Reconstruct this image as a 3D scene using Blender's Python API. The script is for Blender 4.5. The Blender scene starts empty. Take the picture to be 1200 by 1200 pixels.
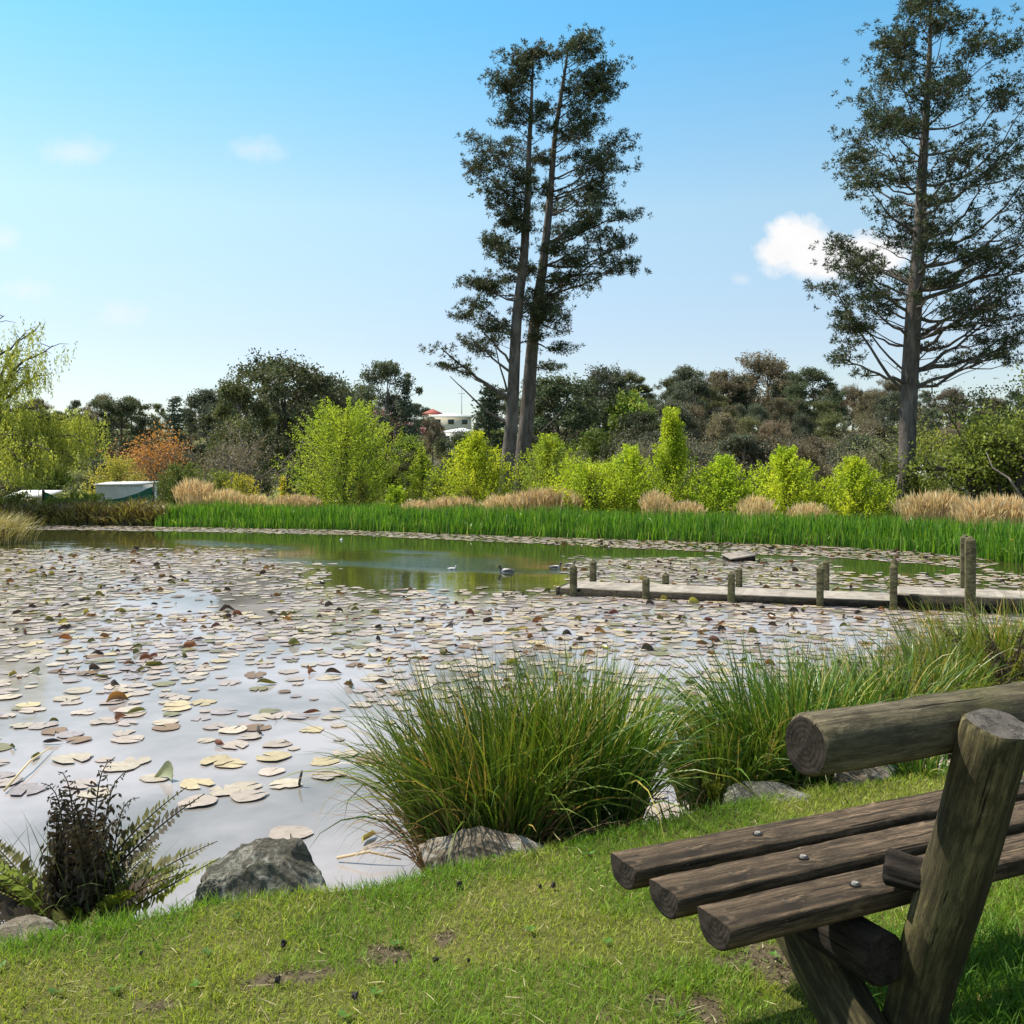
import bpy, bmesh, math, random
import numpy as np
from mathutils import Vector, Matrix, Euler

R = math.radians
scene = bpy.context.scene
COL = scene.collection
F, HOR, CZ = 1150.0, 550.0, 1.5          # photo focal length / horizon row (1200 px picture), eye height
WZ = -0.5                                 # water level
rng = np.random.default_rng(7)

def at(px, py, d):
    return np.array([(px-600)/F*d, d, CZ-(py-HOR)/F*d])
def onz(px, py, z):
    return at(px, py, (CZ-z)*F/(py-HOR))

# ------------------------------------------------------------------ noise
def _hash(ix, iy, s):
    n = (ix*374761393 + iy*668265263 + s*974634777) & 0x7fffffff
    n = (n ^ (n >> 13))*1274126177 & 0x7fffffff
    n = n ^ (n >> 16)
    return (n & 0xffff)/65535.0
def vnoise(x, y, s=0):
    x = np.asarray(x, float); y = np.asarray(y, float)
    ix = np.floor(x).astype(np.int64); iy = np.floor(y).astype(np.int64)
    fx = x-ix; fy = y-iy
    fx = fx*fx*(3-2*fx); fy = fy*fy*(3-2*fy)
    a = _hash(ix, iy, s); b = _hash(ix+1, iy, s); c = _hash(ix, iy+1, s); d = _hash(ix+1, iy+1, s)
    return (a*(1-fx)+b*fx)*(1-fy)+(c*(1-fx)+d*fx)*fy
def fbm(x, y, s=0, o=4):
    v = 0; a = .5; t = 0
    for i in range(o):
        v = v+a*vnoise(np.asarray(x)*2**i, np.asarray(y)*2**i, s+i*17); t += a; a *= .5
    return v/t
def sst(a, b, x):
    t = np.clip((x-a)/(b-a), 0, 1); return t*t*(3-2*t)

# ------------------------------------------------------------------ mesh builder
class MB:
    def __init__(s): s.v = []; s.f = []; s.c = []; s.n = 0; s.m = []
    def add(s, v, f, col=(1, 1, 1), mi=0):
        v = np.asarray(v, float).reshape(-1, 3); f = np.asarray(f, np.int64)
        c = np.asarray(col, float)
        if c.ndim == 1: c = np.tile(c, (len(v), 1))
        s.v.append(v); s.c.append(c); s.f.append(f+s.n); s.m.append(np.full(len(f), mi)); s.n += len(v)
    def build(s, name, mats, parent=None, smooth=False, loc=None):
        me = bpy.data.meshes.new(name)
        v = np.concatenate(s.v); c = np.concatenate(s.c)
        me.vertices.add(len(v)); me.vertices.foreach_set('co', v.astype(np.float32).ravel())
        li = np.concatenate([f.ravel() for f in s.f])
        tot = np.concatenate([np.full(len(f), f.shape[1]) for f in s.f])
        me.loops.add(len(li)); me.loops.foreach_set('vertex_index', li.astype(np.int32))
        me.polygons.add(len(tot))
        st = np.concatenate([[0], np.cumsum(tot)[:-1]])
        me.polygons.foreach_set('loop_start', st.astype(np.int32))
        me.polygons.foreach_set('loop_total', tot.astype(np.int32))
        me.polygons.foreach_set('material_index', np.concatenate(s.m).astype(np.int32))
        if smooth: me.polygons.foreach_set('use_smooth', np.ones(len(tot), bool))
        at_ = me.attributes.new('Col', 'FLOAT_COLOR', 'POINT')
        c4 = np.ones((len(v), 4), np.float32); c4[:, :3] = c
        at_.data.foreach_set('color', c4.ravel())
        me.update(calc_edges=True); me.validate()
        for m in (mats if isinstance(mats, (list, tuple)) else [mats]): me.materials.append(m)
        o = bpy.data.objects.new(name, me); COL.objects.link(o)
        if parent: o.parent = parent
        if loc is not None: o.location = loc
        return o

def nrm(a): return a/np.maximum(np.linalg.norm(a, axis=-1, keepdims=True), 1e-9)
def rdir(n, r=rng): return nrm(r.normal(size=(n, 3)))

def tube(mb, path, rad, seg=8, col=(1, 1, 1), cap=True, mi=0):
    p = np.asarray(path, float); n = len(p); rad = np.broadcast_to(rad, (n,))
    t = nrm(np.gradient(p, axis=0))
    up = np.array([0, 0, 1.]) if abs(t[0][2]) < .9 else np.array([1., 0, 0])
    u = nrm(np.cross(t[0], up)); fr = []
    for i in range(n):
        u = nrm(u-t[i]*np.dot(u, t[i])); fr.append((u, np.cross(t[i], u)))
    a = np.linspace(0, 2*np.pi, seg, endpoint=False)
    v = np.concatenate([p[i]+rad[i]*(np.cos(a)[:, None]*fr[i][0]+np.sin(a)[:, None]*fr[i][1]) for i in range(n)])
    i = np.arange(n-1)[:, None]*seg; j = np.arange(seg)[None]; j2 = (j+1) % seg
    f = np.stack([i+j, i+j2, i+seg+j2, i+seg+j], -1).reshape(-1, 4)
    mb.add(v, f, col, mi)
    if cap:
        mb.f.append(np.array([[mb.n-seg+k for k in range(seg)]])); mb.m.append(np.array([mi]))
        mb.f.append(np.array([[mb.n-seg*n+k for k in range(seg)][::-1]])); mb.m.append(np.array([mi]))

def cards(mb, c, d, L, W, col, nv=None, r=rng, fold=.0):
    """leaf shaped rhombus faces"""
    n = len(c)
    if nv is None: nv = rdir(n, r)
    s = nrm(np.cross(d, nv)); up = np.cross(s, d)
    L = np.broadcast_to(L, (n,))[:, None]; W = np.broadcast_to(W, (n,))[:, None]
    v = np.stack([c, c+d*L*.45+s*W*.5+up*L*fold, c+d*L, c+d*L*.45-s*W*.5+up*L*fold], 1).reshape(-1, 3)
    f = np.arange(4*n).reshape(n, 4)
    col = np.asarray(col, float)
    if col.ndim == 1: col = np.tile(col, (n, 1))
    mb.add(v, f, np.repeat(col, 4, 0))

def blades(mb, base, az, th0, bend, L, W, col, seg=4, roll=None, r=rng, tipcol=None, pw=1.4):
    n = len(base)
    az, th0, bend, L, W = [np.broadcast_to(x, (n,)).astype(float) for x in (az, th0, bend, L, W)]
    if roll is None: roll = r.uniform(-1.2, 1.2, n)
    col = np.asarray(col, float)
    if col.ndim == 1: col = np.tile(col, (n, 1))
    h = np.stack([np.cos(az), np.sin(az), np.zeros(n)], 1)
    sd0 = np.stack([-np.sin(az), np.cos(az), np.zeros(n)], 1)
    p = base.copy(); vs = []; cs = []
    for k in range(seg+1):
        t = k/seg
        th = th0+bend*t**pw
        d = h*np.sin(th)[:, None]+np.array([0, 0, 1.])*np.cos(th)[:, None]
        nn = np.cross(sd0, d)
        sd = sd0*np.cos(roll)[:, None]+nn*np.sin(roll)[:, None]
        w = W*(1-t**1.8)*(.75+.5*min(t*3, 1)*.5)*.5
        if k < seg:
            vs += [p-sd*w[:, None], p+sd*w[:, None]]
        else: vs.append(p.copy())
        cc = col if tipcol is None else col*(1-t)+tipcol*t
        cs += [cc, cc] if k < seg else [cc]
        tm = (k+.5)/seg
        th = th0+bend*tm**pw
        p = p+(h*np.sin(th)[:, None]+np.array([0, 0, 1.])*np.cos(th)[:, None])*(L/seg)[:, None]
    m = 2*seg+1
    v = np.stack(vs, 1).reshape(-1, 3); c = np.stack(cs, 1).reshape(-1, 3)
    o = np.arange(n)[:, None]*m
    q = [np.concatenate([o+2*k, o+2*k+1, o+2*k+3, o+2*k+2], 1) for k in range(seg-1)]
    t3 = np.concatenate([o+2*seg-2, o+2*seg-1, o+2*seg], 1)
    n0 = mb.n
    mb.add(v, np.concatenate(q) if q else t3, c)
    if q: mb.f.append(t3+n0); mb.m.append(np.zeros(len(t3), int))

def box(mb, c, s, col=(1, 1, 1), rot=None, mi=0):
    v = np.array([[x, y, z] for x in (-.5, .5) for y in (-.5, .5) for z in (-.5, .5)])*np.array(s)
    if rot is not None: v = v@np.array(rot.to_3x3()).T
    f = [[0, 1, 3, 2], [4, 6, 7, 5], [0, 4, 5, 1], [2, 3, 7, 6], [0, 2, 6, 4], [1, 5, 7, 3]]
    mb.add(v+np.array(c), f, col, mi)

# ------------------------------------------------------------------ tagging
def tag(o, label, cat, group=None, kind=None):
    if label: o['label'] = label
    if cat: o['category'] = cat
    if group: o['group'] = group
    if kind: o['kind'] = kind
    return o
def thing(name, loc, label, cat, group=None, rz=0):
    o = bpy.data.objects.new(name, None); COL.objects.link(o); o.empty_display_size = .2
    o.location = loc; o.rotation_euler = (0, 0, rz)
    return tag(o, label, cat, group)
def dup(root, loc, rz, sc, label, group=None):
    c = root.copy(); COL.objects.link(c)
    c.location = loc; c.rotation_euler = (0, 0, rz); c.scale = (sc if hasattr(sc, '__len__') else (sc,)*3)
    c['label'] = label
    if group: c['group'] = group
    for ch in list(root.children):
        k = ch.copy(); COL.objects.link(k); k.parent = c
        for g in ch.children:
            q = g.copy(); COL.objects.link(q); q.parent = k
    return c

# ------------------------------------------------------------------ materials
class NT:
    def __init__(s, name):
        s.m = bpy.data.materials.new(name); s.m.use_nodes = True
        s.t = s.m.node_tree; s.t.nodes.clear()
        s.out = s.n('ShaderNodeOutputMaterial')
    def n(s, typ, ins=None, **kw):
        nd = s.t.nodes.new(typ)
        for k, v in kw.items(): setattr(nd, k, v)
        for k, v in (ins or {}).items():
            if isinstance(v, bpy.types.NodeSocket): s.t.links.new(v, nd.inputs[k])
            else: nd.inputs[k].default_value = v
        return nd
    def math(s, op, a, b=0.0, clamp=False):
        nd = s.n('ShaderNodeMath', operation=op, use_clamp=clamp)
        for i, v in enumerate((a, b)):
            if isinstance(v, bpy.types.NodeSocket): s.t.links.new(v, nd.inputs[i])
            else: nd.inputs[i].default_value = v
        return nd.outputs[0]
    def mix(s, f, a, b, mode='MIX'):
        nd = s.n('ShaderNodeMix', data_type='RGBA', blend_type=mode)
        for k, v in ((0, f), (6, a), (7, b)):
            if isinstance(v, bpy.types.NodeSocket): s.t.links.new(v, nd.inputs[k])
            else: nd.inputs[k].default_value = v if not hasattr(v, '__len__') else (*v[:3], 1)
        return nd.outputs[2]
    def ramp(s, f, stops):
        nd = s.n('ShaderNodeValToRGB', {0: f}); e = nd.color_ramp.elements
        while len(e) < len(stops): e.new(.5)
        for x, (p, c) in zip(e, stops):
            x.position = p; x.color = (*c, 1) if hasattr(c, '__len__') else (c, c, c, 1)
        return nd.outputs[0]
    def noise(s, vec, scale, detail=4, rough=.55, dist=0):
        nd = s.n('ShaderNodeTexNoise', {'Scale': scale, 'Detail': detail, 'Roughness': rough, 'Distortion': dist})
        if vec is not None: s.t.links.new(vec, nd.inputs['Vector'])
        return nd.outputs[0]
    def coord(s, kind='Object', scale=(1, 1, 1)):
        tc = s.n('ShaderNodeTexCoord')
        return s.n('ShaderNodeMapping', {0: tc.outputs[kind], 3: scale}).outputs[0]
    def pos(s):
        return s.n('ShaderNodeNewGeometry').outputs['Position']
    def attr(s, name):
        return s.n('ShaderNodeAttribute', attribute_name=name)
    def done(s, sh):
        s.t.links.new(sh, s.out.inputs[0]); return s.m
    def bsdf(s, col, rough=.7, bump=None, bstr=.5, bdist=.02, spec=.3):
        p = s.n('ShaderNodeBsdfPrincipled', {'Roughness': rough, 'Specular IOR Level': spec})
        if isinstance(col, bpy.types.NodeSocket): s.t.links.new(col, p.inputs['Base Color'])
        else: p.inputs['Base Color'].default_value = (*col, 1)
        if bump is not None:
            b = s.n('ShaderNodeBump', {'Height': bump, 'Strength': bstr, 'Distance': bdist})
            s.t.links.new(b.outputs[0], p.inputs['Normal'])
        return p

def leaf_mat(name, col, tr=.4, var=.25, trcol=None, spec=.2, rough=.55, hue=.02):
    t = NT(name)
    a = t.attr('Col').outputs['Color']
    oi = t.n('ShaderNodeObjectInfo').outputs['Random']
    c = t.mix(1.0, (*col, 1), a, 'MULTIPLY')
    hs = t.n('ShaderNodeHueSaturation', {'Color': c,
             'Value': t.math('ADD', t.math('MULTIPLY', oi, 2*var), 1-var),
             'Hue': t.math('ADD', t.math('MULTIPLY', t.math('FRACT', t.math('MULTIPLY', oi, 7.3)), 2*hue), .5-hue)})
    c = hs.outputs[0]
    p = t.bsdf(c, rough, spec=spec)
    if tr <= 0: return t.done(p.outputs[0])
    tc = t.mix(1.0, c, (*(trcol or (1.15, 1.1, .7)), 1), 'MULTIPLY')
    tl = t.n('ShaderNodeBsdfTranslucent', {'Color': tc})
    mx = t.n('ShaderNodeMixShader', {0: tr, 1: p.outputs[0], 2: tl.outputs[0]})
    return t.done(mx.outputs[0])

def bark_mat(name, c1, c2, sc=3, zs=.25, bstr=.9, bd=.06):
    t = NT(name)
    v = t.coord('Object', (1, 1, zs))
    n1 = t.noise(v, sc, 6, .65); n2 = t.noise(t.coord('Object', (1, 1, .6)), sc*.35, 3)
    col = t.mix(t.math('MULTIPLY', t.ramp(n1, [(.35, 0), (.68, 1)]), .85), c1, c2)
    col = t.mix(t.math('MULTIPLY', t.ramp(n2, [(.4, 0), (.7, 1)]), .5), col, tuple(x*.6 for x in c1))
    col = t.mix(1.0, col, t.attr('Col').outputs['Color'], 'MULTIPLY')
    return t.done(t.bsdf(col, .9, n1, bstr, bd, spec=.1).outputs[0])

M = {}
M['bark_pine'] = bark_mat('pine_bark', (.07, .058, .05), (.25, .215, .19), 5, .3)
M['bark_dark'] = bark_mat('dark_bark', (.05, .042, .035), (.14, .12, .1), 4, .3)
M['bark_pale'] = bark_mat('gum_bark', (.12, .1, .085), (.34, .3, .26), 2, .3)
M['bark_lime'] = bark_mat('young_bark', (.08, .065, .04), (.2, .17, .1), 12, .3)
M['pine'] = leaf_mat('pine_needles', (.06, .082, .042), .25, .1)
M['lime'] = leaf_mat('lime_leaves', (.45, .58, .045), .52, .1, (1.15, 1.1, .6), hue=.008)
M['lime_dull'] = leaf_mat('lime_leaves_dull', (.35, .46, .045), .5, .1, hue=.006)
M['fresh'] = leaf_mat('fresh_leaves', (.22, .28, .05), .4, .1)
M['yellow'] = leaf_mat('yellow_leaves', (.55, .5, .05), .4, .1)
M['gum_olive'] = leaf_mat('gum_leaves_olive', (.14, .155, .065), .3, .3)
M['gum_brown'] = leaf_mat('gum_leaves_brown', (.185, .16, .105), .3, .25)
M['gum_grey'] = leaf_mat('gum_leaves_grey', (.11, .13, .085), .25, .25)
M['dark_leaf'] = leaf_mat('dark_leaves', (.085, .105, .055), .28, .25)
M['conifer'] = leaf_mat('conifer_needles', (.06, .085, .05), .2, .25)
M['orange'] = leaf_mat('orange_leaves', (.5, .24, .07), .35, .05, hue=.002)
M['pink'] = leaf_mat('pink_blossom', (.5, .22, .22), .3, .1)
M['willow'] = leaf_mat('willow_leaves', (.46, .47, .09), .5, .1)
M['shrub'] = leaf_mat('shrub_leaves', (.13, .17, .03), .35, .2)
M['olive_shrub'] = leaf_mat('olive_leaves', (.23, .27, .05), .4, .15)
M['reed'] = leaf_mat('reed_blades', (.115, .255, .028), .42, .0, (1.15, 1.1, .6), spec=.35, rough=.4)
M['dry'] = leaf_mat('dry_grass', (.72, .60, .38), .35, .08, (1.05, 1, .85), hue=.005)
M['tussock'] = leaf_mat('tussock_blades', (1, 1, 1), .25, .0, (1.15, 1.1, .6), spec=.4, rough=.4)
M['lawn_blade'] = leaf_mat('lawn_blades', (1, 1, 1), .4, .0, (1.15, 1.1, .6), spec=.25)
M['fern_dark'] = leaf_mat('fern_dry', (.075, .058, .036), .2, .1)
M['fern_olive'] = leaf_mat('fern_olive', (.13, .13, .035), .3, .1)
M['fern_green'] = leaf_mat('fern_green', (.22, .25, .03), .35, .1)
t = NT('lily_pad'); oi = t.n('ShaderNodeObjectInfo').outputs['Random']
pv = t.pos(); pn = t.noise(pv, 28, 5, .65); pn2 = t.noise(pv, 9, 3, .6)
c = t.mix(1.0, t.attr('Col').outputs['Color'], t.mix(pn2, (.72, .70, .68), (1.12, 1.1, 1.08)), 'MULTIPLY')
c = t.mix(t.math('MULTIPLY', t.ramp(pn, [(.56, 0), (.70, 1)]), .6), c, (.16, .11, .055))
c = t.n('ShaderNodeHueSaturation', {'Color': c, 'Value': t.math('ADD', t.math('MULTIPLY', oi, .3), .85)}).outputs[0]
M['pad'] = t.done(t.bsdf(c, .4, pn, .25, .004, spec=.35).outputs[0])
M['curl'] = leaf_mat('lily_leaf_curled', (1, 1, 1), .3, .25, spec=.5, rough=.35)

def plain(name, col, rough=.7, var=.25, sc=6, spec=.3, bstr=.2):
    t = NT(name); n = t.noise(t.coord('Object'), sc, 5, .6)
    c = t.mix(t.ramp(n, [(.3, 0), (.7, 1)]), tuple(x*(1-var) for x in col), tuple(min(1, x*(1+var)) for x in col))
    return t.done(t.bsdf(c, rough, n, bstr, .01, spec).outputs[0])

def log_mat(name, dark, light, moss, mossamt=.5, lichen=.15):
    """weathered round timber, grain along local X"""
    t = NT(name)
    v = t.coord('Object', (1.2, 22, 22)); g = t.noise(v, 1.6, 8, .75, .3)
    v2 = t.coord('Object', (3, 5, 5)); b = t.noise(v2, 1.0, 5, .6)
    v3 = t.coord('Object', (1, 1, 1)); fine = t.noise(v3, 90, 4, .7)
    col = t.mix(t.ramp(g, [(.38, 0), (.62, 1)]), dark, light)
    st = t.noise(t.coord('Object', (.9, 13, 13)), 1.0, 4, .6)
    col = t.mix(t.math('MULTIPLY', t.ramp(st, [(.50, 0), (.62, 1)]), .8), col, tuple(x*.6 for x in dark))
    col = t.mix(t.math('MULTIPLY', t.ramp(b, [(.5, 0), (.72, 1)]), mossamt), col, moss)
    b2 = t.noise(t.coord('Object', (5, 9, 9)), 1.3, 6, .65)
    col = t.mix(t.math('MULTIPLY', t.ramp(b2, [(.52, 0), (.66, 1)]), .65), col, tuple(x*.45 for x in dark))
    g2 = t.noise(t.coord('Object', (5, 38, 38)), 2.2, 8, .8, .6)
    col = t.mix(t.math('MULTIPLY', t.ramp(g2, [(.44, 0), (.58, 1)]), .55), col, tuple(x*.55 for x in dark))
    g3 = t.noise(t.coord('Object', (2.5, 9, 9)), 2.5, 8, .75, .8)
    col = t.mix(t.math('MULTIPLY', t.ramp(g3, [(.56, 0), (.70, 1)]), .6), col, tuple(min(1, x*1.35) for x in light))
    l = t.noise(v3, 26, 5, .7, .6)
    col = t.mix(t.math('MULTIPLY', t.ramp(l, [(.66, 0), (.74, 1)]), lichen), col, (.5, .47, .38))
    crack = t.noise(t.coord('Object', (.8, 42, 42)), 1.2, 4, .6, .5)
    ck = t.ramp(crack, [(.345, 0), (.385, 1)])
    col = t.mix(ck, tuple(x*.25 for x in dark), col)
    h = t.math('ADD', t.math('MULTIPLY', g, .7), t.math('ADD', t.math('ADD', t.math('MULTIPLY', fine, .2), t.math('MULTIPLY', g2, .5)), t.math('MULTIPLY', ck, .6)))
    return t.done(t.bsdf(col, .88, h, 1.0, .010, spec=.2).outputs[0])
def end_mat(name, dark, light):
    t = NT(name)
    tc = t.n('ShaderNodeTexCoord').outputs['Object']
    sp = t.n('ShaderNodeSeparateXYZ', {0: tc})
    r2 = t.math('SQRT', t.math('ADD', t.math('MULTIPLY', sp.outputs[1], sp.outputs[1]), t.math('MULTIPLY', sp.outputs[2], sp.outputs[2])))
    ns = t.noise(t.coord('Object'), 14, 4, .6)
    ring = t.math('SINE', t.math('ADD', t.math('MULTIPLY', r2, 520), t.math('MULTIPLY', ns, 7)))
    big = t.noise(t.coord('Object'), 22, 6, .7)
    col = t.mix(t.math('ADD', t.math('MULTIPLY', ring, .10), .4), dark, light)
    col = t.mix(t.math('MULTIPLY', t.ramp(big, [(.42, 0), (.65, 1)]), .75), col, tuple(x*.4 for x in dark))
    an = t.math('ARCTAN2', sp.outputs[2], sp.outputs[1])
    cr = t.math('ABSOLUTE', t.math('SINE', t.math('ADD', t.math('MULTIPLY', an, 2.5), t.math('MULTIPLY', t.noise(t.coord('Object'), 30, 4, .7), 5))))
    crk = t.ramp(cr, [(.03, 0), (.10, 1)])
    col = t.mix(crk, tuple(x*.25 for x in dark), col)
    h = t.math('ADD', t.math('MULTIPLY', ring, .08), t.math('ADD', big, t.math('MULTIPLY', crk, .5)))
    return t.done(t.bsdf(col, .9, h, .7, .005, spec=.15).outputs[0])
M['seat_wood'] = log_mat('seat_timber', (.028, .019, .011), (.21, .145, .088), (.07, .058, .035), .35, .22)
M['log_wood'] = log_mat('back_timber', (.06, .048, .028), (.24, .195, .12), (.085, .085, .025), .65, .3)
M['post_wood'] = log_mat('post_timber', (.03, .025, .012), (.19, .155, .07), (.07, .075, .018), .75, .10)
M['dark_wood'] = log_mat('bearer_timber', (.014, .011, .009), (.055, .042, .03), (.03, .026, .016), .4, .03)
M['end_dark'] = end_mat('end_grain_dark', (.018, .014, .011), (.06, .048, .036))
M['end_grey'] = end_mat('end_grain_grey', (.07, .06, .05), (.17, .15, .125))
M['jetty_post'] = log_mat('jetty_post_timber', (.07, .062, .03), (.22, .19, .10), (.09, .10, .03), .6, .15)
M['jetty_dark'] = log_mat('jetty_beam_timber', (.02, .017, .012), (.06, .05, .035), (.04, .04, .016), .4, .05)
M['deck'] = log_mat('jetty_deck_timber', (.22, .19, .16), (.5, .44, .37), (.3, .28, .2), .3, .3)
M['bolt'] = plain('galvanised_bolt', (.22, .205, .18), .85, .25, 60, .15)

def rock_mat(name, c1, c2, lich):
    t = NT(name); v = t.coord('Object')
    n = t.noise(v, 7, 8, .68, .4); n2 = t.noise(v, 2.6, 5, .6, .3)
    vo = t.n('ShaderNodeTexVoronoi', {'Vector': v, 'Scale': 16.0}).outputs[0]
    col = t.mix(t.ramp(n, [(.35, 0), (.65, 1)]), c1, c2)
    col = t.mix(t.math('MULTIPLY', t.ramp(n2, [(.45, 0), (.62, 1)]), .7), col, (.12, .09, .06))
    l = t.noise(v, 11, 6, .7, 1.0)
    col = t.mix(t.math('MULTIPLY', t.ramp(l, [(.52, 0), (.62, 1)]), .8), col, lich)
    h = t.math('ADD', t.math('ADD', n, t.math('MULTIPLY', l, .6)), t.math('MULTIPLY', vo, .3))
    return t.done(t.bsdf(col, .92, h, 1.0, .05, spec=.12).outputs[0])
M['rock'] = rock_mat('boulder_stone', (.055, .055, .04), (.19, .18, .145), (.32, .31, .26))
M['rock_tan'] = rock_mat('tan_stone', (.10, .08, .055), (.30, .25, .18), (.38, .35, .3))

# ------------------------------------------------------------------ pond outline & terrain
NEAR = [(-1.75, 3.02), (-1.12, 3.42), (-.53, 3.56), (.14, 3.93), (.98, 4.45), (1.42, 4.66), (2.1, 4.9)]
POND = np.array([(-30, 3.3), (-14, 2.6), (-5, 2.75), (-3, 2.85)] +
                [(x-.02, y+.22) for x, y in NEAR] +
                [(2.9, 5.7), (3.5, 6.6), (4.3, 7.8), (5.6, 9.2), (7.5, 10.6), (9.5, 12), (11.5, 14.5), (12, 17.5),
                 (11.2, 20.2), (10.3, 23.3), (8.8, 25.3), (4.8, 27.4), (0, 29.5), (-5.7, 32.6), (-11.9, 34.2), (-16.6, 35.2),
                 (-21, 34.5), (-19.5, 29), (-15.5, 26.5), (-15.5, 23.5), (-19, 20), (-30, 18)], float)
def pond_sd(x, y):
    x = np.asarray(x, float).ravel(); y = np.asarray(y, float).ravel()
    d = np.full(x.shape, 1e9); ins = np.zeros(x.shape, bool)
    for i in range(len(POND)):
        a = POND[i]; b = POND[(i+1) % len(POND)]; e = b-a
        t = np.clip(((x-a[0])*e[0]+(y-a[1])*e[1])/(e@e), 0, 1)
        d = np.minimum(d, np.hypot(x-a[0]-t*e[0], y-a[1]-t*e[1]))
        c = ((a[1] > y) != (b[1] > y))
        xi = a[0]+(y-a[1])/(b[1]-a[1]+1e-12)*e[0]
        ins ^= c & (x < xi)
    return np.where(ins, -d, d)
def land(x, y):
    x = np.asarray(x, float); y = np.asarray(y, float)
    z = np.interp(y, [8, 20, 36, 48, 65, 85, 130, 200, 260, 400, 3000],
                     [0, -.25, -.22, -.5, -2.2, -2.2, 2.2, 8.4, 11.5, 11.0, -10])
    z = z+sst(55, 120, y)*(fbm(x/45+3, y/45, 5)-.5)*5
    z = z+sst(6, 14, y)*(fbm(x/6, y/6, 9, 3)-.5)*.12
    return z
def height(x, y):
    sd = pond_sd(x, y).reshape(np.shape(x))
    l = land(x, y)+(fbm(np.asarray(x)*1.3, np.asarray(y)*1.3, 3, 3)-.5)*.05
    k = sst(0.0, .26, sd)
    out = WZ*(1-k)+l*k
    return np.where(sd < 0, WZ-np.clip(-sd*.9, 0, .9), out)
def dirt_mask(x, y):
    """worn earth on the lawn"""
    x = np.asarray(x); y = np.asarray(y)
    px = 600+F*x/np.maximum(y, .1); py = HOR+F*CZ/np.maximum(y, .1)
    n = fbm(x*9, y*9, 31, 4); n2 = fbm(x*3, y*3, 77, 3)
    t = (px-190)/330; cy = 1178-t*78
    a = np.where((t > -.1) & (t < 1.05), np.exp(-((py-cy)/13)**2)*(.55+.45*np.sin(t*9+1)**2), 0)
    b = np.exp(-((px-880)/90)**2-((py-1135)/30)**2)
    c = np.exp(-((px-770)/90)**2-((py-1185)/26)**2)
    d = np.exp(-((px-215)/40)**2-((py-1130)/12)**2)*.6
    m = np.maximum.reduce([a, b, c, d])
    return np.clip(sst(.38, .62, m*.68+(n-.5)*1.6+.12*m)*sst(.06, .2, m)+sst(.62, .75, n2*.6+n*.4)*.35, 0, 1)

rad = np.concatenate([np.linspace(.3, 2.3, 10), np.geomspace(2.35, 9, 150), np.geomspace(9.1, 60, 110), np.geomspace(61, 3000, 90)])
front = np.linspace(-42, 42, 300); rest = np.linspace(46, 314, 60)
ang = np.radians(np.concatenate([front, rest]))
RR, AA = np.meshgrid(rad, ang, indexing='ij')
gx, gy = RR*np.sin(AA), RR*np.cos(AA)
gz = height(gx, gy)
ng, na = RR.shape
mb = MB()
i = np.arange(ng-1)[:, None]*na; j = np.arange(na)[None]; j2 = (j+1) % na
fq = np.stack([i+j, i+na+j, i+na+j2, i+j2], -1).reshape(-1, 4)
gs = pond_sd(gx, gy); dm = dirt_mask(gx, gy).ravel()
dm = np.where((gy.ravel() > 1) & (gy.ravel() < 7), dm, 0)
colr = np.stack([dm, sst(.35, .05, gs), sst(30, 60, gy.ravel())], 1)
mb.add(np.stack([gx, gy, gz], -1).reshape(-1, 3), fq, colr)
mb.add([[0, 0, height(np.array([0.]), np.array([0.]))[0]]], np.zeros((0, 4)), (0, 0, 0))
t = NT('ground_earth_and_turf')
sp = t.n('ShaderNodeSeparateColor', {0: t.attr('Col').outputs['Color']})
p = t.pos(); n1 = t.noise(p, 2.2, 6, .65); n2 = t.noise(p, 40, 5, .7); n3 = t.noise(p, .06, 4, .6)
turf = t.mix(t.ramp(n1, [(.35, 0), (.65, 1)]), (.07, .085, .018), (.15, .14, .045))
turf = t.mix(t.math('MULTIPLY', t.ramp(n2, [(.4, 0), (.65, 1)]), .6), turf, (.06, .055, .022))
earth = t.mix(t.ramp(n2, [(.3, 0), (.7, 1)]), (.045, .036, .022), (.15, .115, .07))
col = t.mix(sp.outputs[0], turf, earth)
col = t.mix(t.math('MULTIPLY', sp.outputs[1], .9), col, (.06, .045, .028))
hillc = t.mix(t.ramp(n3, [(.4, 0), (.62, 1)]), (.085, .075, .04), (.2, .22, .07))
col = t.mix(sp.outputs[2], col, hillc)
M['ground'] = t.done(t.bsdf(col, .95, n2, .8, .02, spec=.1).outputs[0])
g = mb.build('ground', M['ground'], smooth=True); g['kind'] = 'structure'; g['label'] = 'lawn, pond banks and wooded hillside'

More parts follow.
